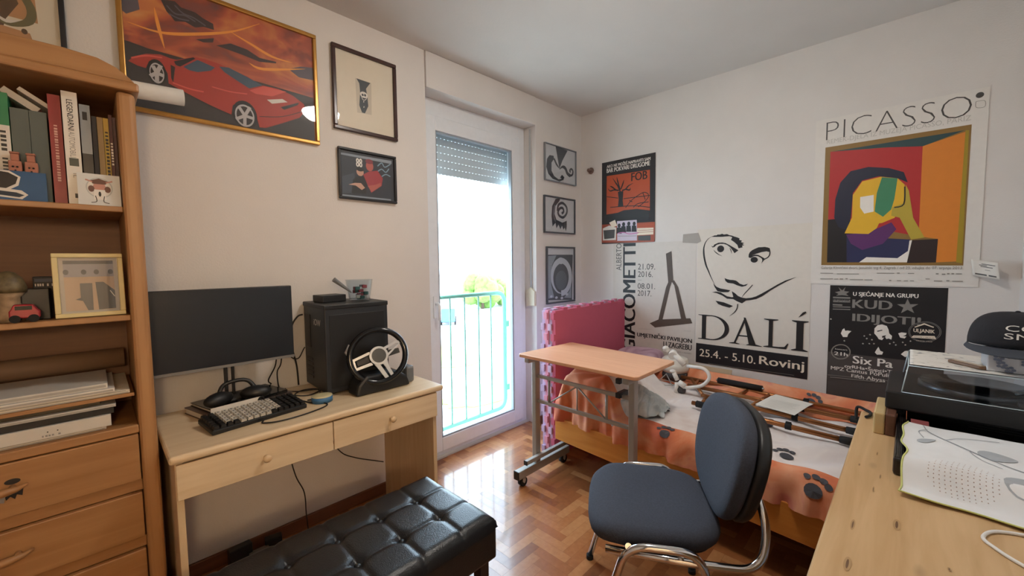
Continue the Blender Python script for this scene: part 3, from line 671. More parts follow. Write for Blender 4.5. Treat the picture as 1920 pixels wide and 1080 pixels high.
  ('p','art_ink',[(-0.468,2.236),(-0.501,2.201),(-0.512,2.136),(-0.487,2.083),(-0.43,2.048),(-0.336,2.037),(-0.28,2.058),(-0.266,2.082),(-0.3,2.099),(-0.327,2.073),(-0.305,2.065),(-0.349,2.054),(-0.409,2.074),(-0.443,2.114),(-0.442,2.179),(-0.407,2.217),(-0.415,2.24)]),
  ('s','art_ink',0.03,1,[(-0.335,2.139),(-0.294,2.167),(-0.252,2.16),(-0.223,2.122),(-0.18,2.106)]),
  ('s','art_ink',0.018,0,[(-0.194,2.104),(-0.151,2.12),(-0.142,2.154),(-0.165,2.168),(-0.188,2.152),(-0.177,2.137)]),
  ('s','art_ink',0.02,1,[(-0.335,2.147),(-0.376,2.177),(-0.407,2.217)]),
 ],
 'spiral': [
  ('p','art_ink',[(-0.391,1.883),(-0.323,1.902),(-0.337,1.872),(-0.392,1.825),(-0.406,1.758),(-0.379,1.71),(-0.296,1.69),(-0.234,1.711),(-0.234,1.659),(-0.246,1.616),(-0.263,1.649),(-0.283,1.631),(-0.302,1.664),(-0.325,1.632),(-0.352,1.67),(-0.38,1.635),(-0.393,1.684),(-0.433,1.649),(-0.446,1.738),(-0.437,1.821)]),
  ('s','art_ink',0.022,0,[(-0.365,1.786),(-0.351,1.837),(-0.295,1.859),(-0.239,1.83),(-0.233,1.78),(-0.282,1.737),(-0.338,1.746),(-0.357,1.778),(-0.329,1.811),(-0.29,1.814),(-0.279,1.785),(-0.307,1.769)]),
  ('s','art_grey',0.006,0,[(-0.4,1.833),(-0.419,1.757),(-0.393,1.692)]),
 ],
 'egg': [
  ('p','art_ink',[(-0.505,1.412),(-0.146,1.414),(-0.158,1.008),(-0.517,1.031)]),
  ('p','art_grey',[(-0.493,1.402),(-0.382,1.406),(-0.442,1.325),(-0.455,1.16),(-0.415,1.046),(-0.497,1.043)]),
  ('p','art_grey',[(-0.277,1.036),(-0.197,1.089),(-0.17,1.166),(-0.171,1.025)]),
  ('s','art_pale',0.05,1,[(-0.317,1.077),(-0.351,1.084),(-0.381,1.1),(-0.407,1.124),(-0.427,1.154),(-0.439,1.188),(-0.443,1.224),(-0.438,1.259),(-0.426,1.292),(-0.406,1.321),(-0.38,1.342),(-0.349,1.356),(-0.316,1.361),(-0.282,1.356),(-0.25,1.341),(-0.222,1.318),(-0.201,1.288),(-0.188,1.252),(-0.183,1.215),(-0.188,1.177),(-0.202,1.143),(-0.223,1.114),(-0.251,1.092),(-0.283,1.08),(-0.317,1.077)]),
  ('e','art_mid',-0.3155,1.191,0.0805,0.085),
  ('s','art_pale',0.012,0,[(-0.377,1.333),(-0.364,1.37),(-0.315,1.383),(-0.291,1.357),(-0.316,1.336),(-0.346,1.35)]),
  ('e','art_pale',-0.385,1.044,0.018,0.011),
  ('e','art_pale',-0.308,1.0345,0.019,0.0115),
  ('e','art_pale',-0.2355,1.0625,0.0195,0.0115),
  ('e','art_pale',-0.4555,1.058,0.0175,0.011),
 ],
}

# ------------------------------------------------------------------ room shell
H = 2.66; XW = -3.95; YS = -2.575
def struct(name, mb, m, bevel=0.0, parent=None):
    o = mb.build(name, m, parent, bevel=bevel); o['kind'] = 'structure'; return o
OX0, OX1, OZ = -1.67, -0.635, 2.44
struct('ceiling', MB().box(XW - .2, .2, YS - .2, .36, H, H + .15), M_CEIL)
struct('wall_north', MB().box(XW - .2, OX0, 0, .35, 0, H).box(OX1, .2, 0, .35, 0, H).box(OX0, OX1, .02, .35, OZ + .005, H), M_WALL)
struct('wall_east', MB().box(0, .2, YS - .2, 0, 0, H), M_WALL)
struct('wall_south', MB().box(XW - .2, -3.9, YS - .2, YS, 0, H).box(-2.95, 0, YS - .2, YS, 0, H).box(-3.9, -2.95, YS - .2, YS, 2.06, H), M_WALL)
# unseen hall added behind the open doorway to hold a fill lamp
HY = -4.0
struct('floor_hall', MB().box(-4.15, -2.5, HY - .15, YS - .0005, -.1, -.002), pm('hall_tile', '#A58E74', .5))
struct('ceiling_hall', MB().box(-4.15, -2.5, HY - .15, YS - .2, 2.6, 2.75), M_CEIL)
struct('wall_hall_west', MB().box(-4.3, -4.15, HY - .15, YS - .2, -.1, 2.75), M_WALL)
struct('wall_hall_east', MB().box(-2.5, -2.35, HY - .15, YS - .2, -.1, 2.75), M_WALL)
struct('wall_hall_south', MB().box(-4.15, -2.5, HY - .15, HY, -.1, 2.6), M_WALL)
hl = thing('hall_fill_lamp', 'added round warm fill lamp, unseen in the hall behind the doorway', 'lamp', (-3.55, HY, 1.75))  # unseen lamp, added as warm fill for the window wall
MB().cyl((0, 0, 0), (0, .03, 0), .06, 20).build('bracket', M_WHITE, hl)
MB().ball((0, .14, 0), .12, 20, 12).build('shade', emit('warm_fill_glow', '#FFD9A8', 75.0), hl)
struct('trim_2', MB().box(-3.97, -3.9, YS - .21, YS + .012, 0, 2.13).box(-2.95, -2.88, YS - .21, YS + .012, 0, 2.13).box(-3.9, -2.95, YS - .21, YS + .012, 2.06, 2.13), M_WHITE, .003)
struct('wall_west', MB().box(XW - .2, XW, YS, 0, 0, H), M_WALL)
# parquet: herringbone of short planks, one tone each
M_FLOOR, nt, b = nodes('varnished_oak_parquet')
at = nt.nodes.new('ShaderNodeAttribute'); at.attribute_name = 'tone'
tc = nt.nodes.new('ShaderNodeTexCoord'); nz = nt.nodes.new('ShaderNodeTexNoise'); nz.inputs['Scale'].default_value = 45; nz.inputs['Detail'].default_value = 5
nt.links.new(tc.outputs['Object'], nz.inputs['Vector'])
ad = nt.nodes.new('ShaderNodeMath'); ad.operation = 'MULTIPLY_ADD'; ad.inputs[1].default_value = 0.35
nt.links.new(nz.outputs['Fac'], ad.inputs[0]); nt.links.new(at.outputs['Fac'], ad.inputs[2])
rp = nt.nodes.new('ShaderNodeValToRGB'); e = rp.color_ramp.elements
e[0].position = 0.15; e[0].color = lin('#7A4526'); e[1].position = 1.1; e[1].color = lin('#C48F5E')
x = e.new(0.6); x.color = lin('#A5683C')
nt.links.new(ad.outputs[0], rp.inputs['Fac']); nt.links.new(rp.outputs['Color'], b.inputs['Base Color'])
b.inputs['Roughness'].default_value = 0.3; b.inputs['Coat Weight'].default_value = 0.6; b.inputs['Coat Roughness'].default_value = 0.08
fb = MB(); tones = []
fb.box(XW - .1, .1, YS - .1, .2, -.1, -.0012); tones += [0.0] * 6
W_, n_ = 0.05, 4
def clip1(a0, a1, lo, hi): return max(a0, lo), min(a1, hi)
for i in range(-2, 82):
    for j in range(-2, 58):
        k = (i - j) % (2 * n_)
        if k == 0: w, h = n_, 1
        elif k == 2 * n_ - 1: w, h = 1, n_
        else: continue
        x0, x1 = clip1(XW + i * W_ + .0004, XW + (i + w) * W_ - .0004, XW - .02, 0.02)
        y0, y1 = clip1(YS + j * W_ + .0004, YS + (j + h) * W_ - .0004, YS - .02, 0.02 if not (OX0 < XW + i * W_ < OX1) else .125)
        if x1 - x0 < .002 or y1 - y0 < .002: continue
        fb.face([fb.v(p) for p in ((x0, y0, 0), (x1, y0, 0), (x1, y1, 0), (x0, y1, 0))]); tones.append(random.random() * .6 + .1)
fl = fb.build('floor', M_FLOOR, fixn=False); fl['kind'] = 'structure'
ta = fl.data.attributes.new('tone', 'FLOAT', 'FACE')
for i, p in enumerate(fl.data.polygons): ta.data[i].value = tones[i] if i < len(tones) else .5
M_BASEB = wood('brown_skirting', '#6E4630', '#7E5238', 0.4, 'X')
struct('baseboard_north', MB().box(XW, OX0, -.015, 0, 0, .062).box(OX1, 0, -.015, 0, 0, .062), M_BASEB, .003)
struct('baseboard_east', MB().box(-.015, 0, YS, -.015, 0, .062), M_BASEB, .003)
# shutter box over the balcony door
struct('trim_1', MB().box(-1.668, -.641, -.013, .13, OZ, H - .002), M_WALL, .003)

# ------------------------------------------------------------------ balcony door
d1 = thing('door_1', None, None, (-1.15, .12, 0)); d1['kind'] = 'structure'
def L(o, x, y, z=0): return (x - o[0], y - o[1], z - o[2])
fr = MB()
X0, X1 = -.518, .512
for q in ((X0, X0 + .07, 0, OZ), (X1 - .07, X1, 0, OZ), (X0 + .07, X1 - .07, OZ - .12, OZ), (X0 + .07, X1 - .07, 0, .045)): fr.box(q[0], q[1], 0, .07, q[2], q[3])
struct('door_frame', fr, M_PVC, .004, d1)
sa = MB()
sx0, sx1, sz0, sz1 = X0 + .06, X1 - .06, .04, OZ - .11
gx0, gx1, gz0, gz1 = -.375, .355, .135, 2.235
for q in ((sx0, gx0, sz0, sz1), (gx1, sx1, sz0, sz1), (gx0, gx1, sz0, gz0), (gx0, gx1, gz1, sz1)): sa.box(q[0], q[1], -.018, .045, q[2], q[3])
struct('door_leaf', sa, M_PVC, .005, d1)
gb = MB()
for q in ((gx0, gx0 + .012, gz0, gz1), (gx1 - .012, gx1, gz0, gz1), (gx0, gx1, gz0, gz0 + .012), (gx0, gx1, gz1 - .012, gz1)): gb.box(q[0], q[1], -.012, .02, q[2], q[3])
struct('glazing_bead', gb, pm('grey_seal', '#9AA4AC', .5), .003, d1)
struct('glass_pane', MB().box(gx0 + .002, gx1 - .002, .008, .014, gz0 + .002, gz1 - .002), glass('window_glass', (.97, .99, 1)), 0, d1)
struct('door_handle', MB().box(sx0 + .03, sx0 + .06, -.03, -.018, .98, 1.13).tube(fillet([(sx0 + .045, -.03, 1.08), (sx0 + .045, -.07, 1.08), (sx0 + .045, -.07, .97)], .02), .009), M_WHITE, .002, d1)
# rolled-down top of the perforated shutter
sh = MB(); z = 2.43
M_SHUT = pm('pale_shutter_slat', '#D2DCE0', .5)
while z > 2.0:
    sh.box(X0 + .03, X1 - .03, .105, .115, z - .046, z)
    for k in range(30): 
        xx = X0 + .05 + k * .0325
        sh.box(xx, xx + .024, .107, .113, z - .05, z - .046)
    z -= .05
struct('roller_shutter', sh, M_SHUT, 0, d1)
struct('shutter_guide', MB().box(X0, X0 + .04, .095, .13, .03, OZ).box(X1 - .04, X1, .095, .13, .03, OZ), M_PVC, .003, d1)
struct('threshold', MB().box(X0, X1, -.03, .22, -.03, .012), pm('stone_sill', '#B8B4AE', .5), .003, d1)
sw = thing('strap_winder', 'cream shutter strap winder box on the reveal right of the balcony door', 'strap winder', (-.635, .05, 1.06))
MB().prism([(.045, -.075), (.052, .06), (.0, .085), (-.045, .05), (-.045, -.065)], -.022, 0, 'x').build('housing', pm('cream_plastic', '#D6D0BA', .45), sw, bevel=.004)
MB().box(-.012, -.009, -.008, .008, .06, 1.36).build('strap', pm('grey_webbing', '#B4B8BA', .8), sw)

# balcony guard of mint painted steel
rg = thing('balcony_railing', 'pale green steel guard rail outside the balcony door', 'railing', (-1.15, .315, .05))
M_MINT = pm('mint_paint', '#6FA890', .45)
MB().tube(fillet([(-.47, 0, .04), (.452, 0, .04), (.452, 0, 1.045), (-.47, 0, 1.045)], .09, 6), .019, 8, closed=True).build('outer_frame', M_MINT, rg)
for xx in (-.36, -.245, -.128, .013, .158, .294):
    MB().cyl((xx, 0, .055), (xx, 0, 1.03), .0065, 8).build('baluster', M_MINT, rg)
for s in (-1, 1):
    for zz in (.21, .77): MB().box(min(s * .46, s * .512), max(s * .46, s * .512), -.012, .012, zz - .025, zz + .025).build('bracket', M_MINT, rg, bevel=.003)

# ------------------------------------------------------------------ outside, a storey below
o = MB().box(-30, 90, .6, 140, -3.4, -3.2).build('ground', pm('pale_paving', '#C9C5BC', .9)); o['kind'] = 'structure'
M_GRASS = pm('grass', '#8FA047', .95, noise=.3, nscale=2)
for (x0, x1, y0, y1, lb) in ((4.4, 7.4, 7.3, 9.3, 'yellow green patch of lawn nearest below the balcony'), (6.4, 10.2, 11.6, 18.5, 'long green lawn at the left of the yard below')):
    bm = MB()
    bm.prism([(x0 + (x1 - x0) * (.5 + .5 * math.cos(t * PI / 10) * (1 + .1 * math.sin(3 * t))), y0 + (y1 - y0) * (.5 + .5 * math.sin(t * PI / 10))) for t in range(20)], -3.2, -3.17, 'z')
    tag(bm.build('lawn', M_GRASS), lb, 'lawn')
def tree(x, y, r, zc, lb):
    t = thing('tree', lb, 'tree', (x, y, -3.2), group=None)
    MB().cyl((0, 0, 0), (0, 0, zc + 3.2), .16, 10, .08).build('trunk', pm('bark', '#6A5340', .9), t)
    f = MB(); rnd = random.Random(int(x * 10))
    for k in range(26):
        a, b_ = rnd.uniform(0, 2 * PI), rnd.uniform(-.8, 1)
        rr = r * math.sqrt(max(0, 1 - b_ * b_ * .8)) * .65
        f.ball((rr * math.cos(a), rr * math.sin(a), zc + 3.2 + b_ * r * .6), r * rnd.uniform(.28, .45), 8, 6)
    f.build('foliage', pm('tree_leaves', '#6E9440', .9, noise=.35, nscale=3, bump=.8, bscale=8), t)
tree(23.5, 28.0, 2.1, -1.6, 'larger bright green tree behind the low white building')
tree(27.0, 28.6, 1.7, -1.9, 'smaller green tree to the right beyond the low white building')
hb = thing('low_building', 'low white building with flat grey roof across the yard', 'building', (13.6, 16.2, -3.2), .7)
MB().box(-2.6, 2.6, -1.2, 1.2, 0, .75).build('wall', pm('white_render', '#D8D6D0', .9), hb)
MB().box(-2.8, 2.8, -1.4, 1.4, .75, .9).build('roof', pm('grey_roofing', '#9A9692', .8), hb, bevel=.02)
for k in range(3): MB().box(-2.0 + k * 1.6, -1.1 + k * 1.6, -1.23, -1.19, .2, .6).build('window', pm('dark_pane', '#5A6670', .2), hb)
vn = thing('van', 'small blue van parked far across the yard', 'van', (15.3, 22.6, -3.2), .9)
MB().prism([(-1.1, .25), (1.1, .25), (1.1, .8), (.75, 1.25), (-1.1, 1.25)], -.5, .5, 'y').build('body', pm('blue_car_paint', '#4E7FB0', .3), vn, bevel=.06)
for sx in (-.7, .7):
    for sy in (-.5, .5): MB().cyl((sx, sy - .06, .24), (sx, sy + .06, .24), .24, 14).build('wheel', M_RUB, vn)
MB().box(-.9, .7, -.515, .515, .85, 1.15).build('window', pm('dark_pane', '#5A6670', .2), vn)
st = thing('stone_steps', 'broad grey steps leading across the yard', 'steps', (7.9, 10.2, -3.2), .75)
for k in range(3): MB().box(-.9, .9, -.5 + k * .3, -.2 + k * .3, 0, .08 * (k + 1)).build('step', pm('grey_stone', '#A9A6A0', .9), st, bevel=.01)

# ceiling lamp (room centre, above the picture edge)
cl = thing('ceiling_lamp', 'round opal glass ceiling lamp fixed to the white ceiling', 'lamp', (-1.75, -1.45, H))
MB().lathe([(.02, -.002), (.15, -.002), (.15, -.03), (.02, -.03)]).build('base', M_WHITE, cl)
MB().lathe([(.145, -.03), (.14, -.05), (.11, -.078), (.06, -.092), (.005, -.096)]).build('shade', emit('lit_opal_glass', '#FFF6EC', 48.0), cl)

# ------------------------------------------------------------------ pictures on the window wall
O3 = (0, 0, 0)
NW = dict(right=(1, 0, 0), up=(0, 0, 1))
EW = dict(right=(0, -1, 0), up=(0, 0, 1))
def framed(name, label, x0, x1, z0, z1, fw, fm, key, base, mat=None, depth=.022, glassy=True, inset=None, base2=None):
    loc = ((x0 + x1) / 2, 0, z0)
    t = thing(name, label, 'picture', loc)
    f = MB()
    f.box(x0, x1, -depth, -.002, z1 - fw, z1).box(x0, x1, -depth, -.002, z0, z0 + fw).box(x0, x0 + fw, -depth, -.002, z0 + fw, z1 - fw).box(x1 - fw, x1, -depth, -.002, z0 + fw, z1 - fw)
    f.build('frame', fm, t, bevel=min(.004, fw * .3), off=loc)
    MB().box(x0 + fw * .5, x1 - fw * .5, -.009, -.002, z0 + fw * .5, z1 - fw * .5).build('backing', base2 or M_PAPER, t, off=loc)
    a = Art((0, -.009, 0), (1, 0, 0), (0, 0, 1), clip=(x0 + fw * .8, z0 + fw * .8, x1 - fw * .8, z1 - fw * .8))
    if inset is None: inset = (x0 + fw * .8, z0 + fw * .8, x1 - fw * .8, z1 - fw * .8)
    a.rect(base, *inset)
    a.items(ART[key]); a.build('print', t, loc)
    if glassy: MB().box(x0 + fw * .7, x1 - fw * .7, -depth * .5 - .004, -depth * .5 - .002, z0 + fw * .7, z1 - fw * .7).build('glass', glass('picture_glass'), t, off=loc)
    return t
M_FIRE = ramp_mat('print_fiery_sky', [(.26, '#5A4A50'), (.42, '#8A4434'), (.54, '#B4583A'), (.66, '#CC8248'), (.8, '#D8A066')], (2.4, 1, 4.2), 1.9, 1.1, .45, 8)
M_GOLD = pm('gilt_frame', '#B98A48', .3, .7)
M_MAHOG = pm('dark_mahogany_frame', '#3E2622', .25)
M_BLKFR = pm('black_frame', '#1E1F24', .4)
framed('framed_puzzle', 'large gilt framed picture of a red sports car under a fiery sky', -3.052, -2.322, 1.957, 2.497, .018, M_GOLD, 'car', M_FIRE)
framed('framed_print', 'tall dark mahogany framed print of one small dark figure on cream', -2.247, -1.878, 2.063, 2.497, .02, M_MAHOG, 'portrait', acol('mat_cream'))
framed('framed_photo', 'black framed photo of two people with an 88 behind them', -2.232, -1.894, 1.702, 1.974, .014, M_BLKFR, 'couple', pm('print_night', '#2A2E38', .5))
M_GREYFR = pm('thin_grey_frame', '#7E858C', .4)
framed('framed_drawing', 'topmost of three small ink drawings beside the door, curled horn shape', -.536, -.1, 2.026, 2.33, .008, M_GREYFR, 'horn', pm('pale_sheet', '#C6CBD0', .6))
framed('framed_drawing', 'middle small drawing beside the door, ink spiral with drips', -.548, -.116, 1.594, 1.904, .012, pm('slate_frame', '#4E535A', .4), 'spiral', pm('pale_sheet', '#C6CBD0', .6))
framed('framed_drawing', 'lowest tall drawing beside the door, oval on dark ground above pink mats', -.52, -.12, .995, 1.482, .014, pm('slate_frame', '#4E535A', .4), 'egg', pm('pale_sheet', '#C6CBD0', .6))

# ------------------------------------------------------------------ posters
def poster(label, u0, v0, u1, v1, base, key, band=None, extra=None, x=0.0):
    loc = (-.001 - x, -(u0 + u1) / 2, v0)
    t = thing('poster', label, 'poster', loc)
    MB().box(-.0016 - x, -.0004 - x, -u1, -u0, v0, v1).build('sheet', base, t, off=loc)
    a = Art((-.0016 - x, 0, 0), (0, -1, 0), (0, 0, 1), clip=(u0, v0, u1, v1))
    a.items(ART[key], (u0, v0, u1, v1))
    if extra: extra(a)
    a.build('printing', t, loc)
    return t
M_SHEET = pm('poster_paper', '#D9D3C9', .7)
M_SHEETW = pm('poster_paper_white', '#DEDAD4', .6)
poster('white poster of a staring face with thin curled moustache above black band', 1.042, .579, 1.742, 1.579, M_SHEET, 'moustache')
poster('largest and highest white poster, with a red and orange abstract painting', 1.739, 1.197, 2.439, 2.197, M_SHEETW, 'painting', x=.002)
poster('grey white exhibition poster with a thin dark bronze shape and vertical lettering', .335, .5, 1.035, 1.5, pm('poster_paper_cool', '#D2CDC6', .7), 'pavilion')
poster('small black and orange concert poster with a bare tree', .2217, 1.504, .7102, 2.208, pm('poster_charcoal', '#2A282A', .6), 'tree', x=.003)
poster('black and white concert poster with grey star and singing figures', 1.838, .49, 2.335, 1.19, pm('poster_black', '#18171A', .5), 'concert')
tp = tag(MB().prism([(-.932, 1.487), (-.936, 1.55), (-1.048, 1.555), (-1.068, 1.492), (-1.04, 1.478)], -.0035, -.0042, 'x').build('tape_strip', pm('grey_tape', '#A39E97', .5)), 'torn grey tape strip on the top corner between two posters', 'tape')
tg = thing('paper_tag', 'small printed paper tag curling off the wall right of the red painting poster', 'paper tag', (-.006, -2.46, 1.3))
def tagf(u, v):
    return (-.012 - .05 * u * u, -(u - .5) * .085 + .01 * v, (v - .5) * .085 - .02 * u)
MB().grid(tagf, 8, 6).build('sheet', M_PAPER, tg, solid=.0008)
ab = MB().use(acol('dark_grey'))
for v0, v1, u0, u1 in ((.12, .2, .1, .55), (.12, .2, .62, .9), (.7, .74, .3, .6), (.62, .66, .35, .8), (.78, .82, .4, .9), (.45, .47, .5, .7)):
    n = 5
    for k in range(n):
        ua, ub = u0 + (u1 - u0) * k / n, u0 + (u1 - u0) * (k + 1) / n
        ab.face([ab.v(Vector(tagf(*q)) + Vector((-.0008, 0, 0))) for q in ((ua, v0), (ub, v0), (ub, v1), (ua, v1))])
ab.build('printing', None, tg)
kn = thing('wall_hook', 'small brown ornamental wall hook near the room corner above orange tree poster', 'wall hook', (0, -.11, 2.16))
MB().cyl((-.002, 0, 0), (-.012, 0, 0), .03, 8).build('plate', pm('brown_ceramic', '#7A6258', .4), kn, bevel=.003)
MB().cyl((-.012, 0, 0), (-.04, 0, 0), .012, 12).ball((-.045, 0, 0), .016).build('knob', pm('brown_ceramic', '#7A6258', .4), kn)

# ------------------------------------------------------------------ bookcase
BL = (-3.39, -.2, 0)
bc = thing('bookcase', 'tall beech bookcase with open shelves over wide drawers at left', 'bookcase', BL)
for s in (-1, 1):
    MB().box(min(s * .305, s * .35), max(s * .305, s * .35), -.2, .192, 0, 1.905).build('side_panel', M_BEECHZ, bc, bevel=.014, seg=3)
MB().box(-.305, .305, .178, .19, .05, 1.905).build('back_panel', M_BEECHD, bc)
MB().box(-.36, .36, -.212, .192, 1.906, 1.934).build('top_board', M_BEECH, bc, bevel=.006)
cr = [(-.36, 1.934), (.352, 1.934), (.34, 1.948), (.31, 1.972), (.27, 1.988), (.2, 1.994), (-.2, 1.994), (-.27, 1.988), (-.31, 1.972), (-.34, 1.948)]
MB().prism(cr, -.205, -.185, 'y').build('crest', M_BEECH, bc, bevel=.003)
for zt in (1.545, 1.197): MB().box(-.305, .305, -.182, .176, zt - .018, zt).build('shelf', M_BEECH, bc, bevel=.003)
MB().box(-.305, .305, -.195, .176, .808, .836).build('shelf', M_BEECH, bc, bevel=.004)
for z0 in (.612, .418, .224): MB().box(-.305, .305, -.185, -.165, z0, z0 + .036).build('rail', M_BEECH, bc, bevel=.002)
M_STAIN = pm('worn_dark_stain', '#24201F', .7)
for k, (z0, z1) in enumerate(((.651, .805), (.457, .61), (.263, .416), (.06, .222))):
    d = MB().box(-.302, .302, -.2, -.18, z0, z1).box(-.29, .29, -.18, .12, z0 + .01, z0 + .1).build('drawer', M_BEECH, bc, bevel=.003)
    zc = z0 + .085
    MB().tube([(-.062, -.212, zc - .002), (-.045, -.226, zc), (-.02, -.236, zc), (.0, -.238, zc), (.02, -.236, zc), (.045, -.226, zc), (.064, -.21, zc + .002)], [.003, .008, .011, .011, .011, .008, .003], 10).tube([(-.035, -.2, zc), (-.035, -.23, zc)], .007).tube([(.035, -.2, zc), (.035, -.23, zc)], .007).build('handle', M_BEECH, d)
    if k == 0:
        a = Art((0, -.2, 0), (1, 0, 0), (0, 0, 1)); rnd = random.Random(3)
        for cx in (-.032, .036):
            a.ell(M_STAIN, cx, zc + .016, .015, .008)
            a.poly(M_STAIN, [(cx - .018, zc - .008), (cx + .019, zc - .006), (cx + .016, zc - .03), (cx + .006, zc - .024), (cx + .002, zc - .036), (cx - .006, zc - .026), (cx - .014, zc - .034)])
        a.poly(pm('grey_wear', '#8E8A88', .7), [(-.05, zc - .02), (.022, zc - .018), (.018, zc - .04), (.004, zc - .034), (-.012, zc - .046), (-.026, zc - .036), (-.044, zc - .042)])
        s_ = a.build('wear_mark', d, (0, 0, 0)); s_['label'] = 'dark worn stain round the handle'
# things on the bookcase
def BK(x): return x - 0
def book(label, x0, x1, yf, z0, h, depth, cover, spine=(), lean=0, group='books on the top shelf', pages=True, name='book'):
    w = x1 - x0; t = thing(name, label, 'book', ((x0 + x1) / 2, yf, z0), group=group)
    cv = MB(); th = min(.002, w * .18)
    cv.box(-w / 2, w / 2, 0, .003, 0, h).box(-w / 2, -w / 2 + th, .003, depth, 0, h).box(w / 2 - th, w / 2, .003, depth, 0, h)
    cv.build('cover', cover, t)
    MB().box(-w / 2 + th, w / 2 - th, .003, depth - .004, .003, h - .003).build('pages', M_PAPER, t)
    if spine:
        a = Art((0, 0, 0), (1, 0, 0), (0, 0, 1))
        for it in spine:
            if it[0] == 'r': a.rect(it[1], -w / 2 + w * it[2], h * it[3], -w / 2 + w * it[4], h * it[5])
            elif it[0] == 'm': a.marks(it[1], -w / 2 + w * it[3], h * it[4], -w / 2 + w * it[5], h * it[6], it[2], True, int(h * 1000))
            else: a.text(it[1], it[2], -w / 2 + w * it[3], h * it[4], -w / 2 + w * it[5], h * it[6], it[7], -90)
        a.build('spine_print', t, (0, 0, 0))
    return t
Z1 = 1.5455
wp = pm('spine_white', '#D9D4CC', .5); gold = pm('spine_gold', '#C6A860', .4); blk = pm('spine_black', '#1C1B1D', .5)
book('green book with a white label low on its spine, leftmost on the top shelf', -3.334, -3.308, -.335, Z1, .305, .2, pm('green_cover', '#1E7A4E', .5), [('r', wp, 0, .0, 1, .7), ('m', blk, 5, .3, .45, .7, .65, .2), ('m', blk, 6, .3, .2, .7, .4, .2)])
book('grey green hardback standing left of its twin on the top shelf', -3.306, -3.271, -.332, Z1, .268, .19, pm('grey_green_cloth', '#5E6560', .8))
book('grey green hardback standing right of its twin beside the red book', -3.270, -3.236, -.331, Z1, .268, .19, pm('grey_green_cloth', '#5E6560', .8))
book('tall dark red hardback standing left of the white automobile book', -3.232, -3.206, -.336, Z1, .325, .2, pm('dark_red_cover', '#8A2026', .45), [('m', pm('spine_pink', '#D8A8A0', .5), 22, .35, .2, .62, .75, .2)])
book('thick white book titled LEGENDARNI AUTOMOBILI on the top shelf', -3.203, -3.170, -.352, Z1, .338, .2, pm('white_cover', '#DEDAD2', .4), [('t', blk, 'LEGENDARNI', .3, .66, .68, .93, .5), ('t', pm('spine_grey', '#8A8884', .5), 'AUTOMOBILI', .3, .42, .68, .65, 0), ('r', pm('spine_teal', '#22302E', .4), .22, .345, .82, .415), ('r', blk, .42, .06, .62, .1), ('t', pm('spine_grey', '#8A8884', .5), 'IL', .4, .24, .7, .28, 0)])
book('book with grey upper and black lower spine lettered MI', -3.167, -3.144, -.334, Z1, .312, .2, pm('spine_black2', '#1B1B1F', .4), [('r', pm('spine_silver', '#8C949C', .3), 0, .52, 1, 1), ('t', wp, 'MI', .25, .04, .85, .16, 1.2), ('r', blk, .25, .85, .7, .93)])
book('slim dark grey book between the black spine and the beige one', -3.142, -3.131, -.318, Z1, .286, .18, pm('slate_cover', '#34343A', .6))
book('slim beige book next to the yellow spine', -3.130, -3.117, -.325, Z1, .284, .18, pm('beige_cover', '#A08A62', .6), [('r', pm('spine_grey', '#8A8884', .5), .15, .1, .85, .2)])
book('slim yellow book with dark lettering near the right side of the top shelf', -3.116, -3.104, -.325, Z1, .284, .18, pm('yellow_cover', '#BCA24C', .6), [('m', blk, 18, .25, .15, .8, .85, .4)])
book('slim maroon book lettered in silver, second from the right end', -3.103, -3.095, -.322, Z1, .298, .18, pm('maroon_cover', '#4A2026', .5), [('m', wp, 8, .2, .45, .8, .7, .3)])
book('narrow plain maroon book at the right end of the top shelf', -3.094, -3.0865, -.319, Z1, .292, .18, pm('maroon_cover2', '#3E1A20', .5))
for k, (cx, cz, a, ln, lb) in enumerate(((-3.2865, 1.8525, -.62, .083, 'white paperback lying slanted on the grey books, left one'), (-3.255, 1.862, -.62, .083, 'thin white paperback lying slanted on the grey books, right one'))):
    t = thing('paperback', lb, 'book', (cx, -.22, cz - .005)); M = Matrix.Rotation(-a, 4, 'Y'); th = .016 if k == 0 else .009
    MB().box(-ln / 2, ln / 2, -.08, .08, -th / 2, th / 2, M).build('pages', M_PAPER, t)
    MB().box(-ln / 2, ln / 2, -.081, .081, th / 2, th / 2 + .0012, M).box(-ln / 2, ln / 2, -.081, .081, -th / 2 - .0012, -th / 2, M).build('cover', pm('white_cover', '#DEDAD2', .4), t)
def card(name, label, x0, x1, yf, z0, h, base, draw, cat='card'):
    t = thing(name, label, cat, ((x0 + x1) / 2, yf, z0)); w = x1 - x0; M = Matrix.Rotation(-.1, 4, 'X')
    MB().box(-w / 2, w / 2, 0, .003, 0, h, M).build('sheet', base, t)
    a = Art(M @ Vector((0, 0, 0)), (1, 0, 0), M @ Vector((0, 0, 1)), clip=(-w / 2, 0, w / 2, h)); draw(a, w, h); a.build('drawing', t, (0, 0, 0))
    return t
def draw_blue(a, w, h):
    a.poly(wp, [(-.05, h), (-.02, h * .98), (.0, h * .8), (-.005, h * .5), (-.02, h * .36), (.0, h * .34), (.012, h * .2), (-.0, h * .04), (-.05, h * .1)])
    a.poly(blk, [(-.05, h * .96), (-.022, h * .92), (-.005, h * .78), (-.01, h * .55), (-.028, h * .38), (-.05, h * .4)])
    a.poly(pm('card_blue_dark', '#14283C', .5), [(-.05, h * .3), (-.01, h * .26), (.005, h * .18), (-.005, h * .1), (-.05, h * .16)])
card('postcard', 'blue card with black and white swoosh leaning on the books', -3.342, -3.245, -.372, Z1, .084, pm('card_blue', '#1F4F7C', .5), draw_blue)
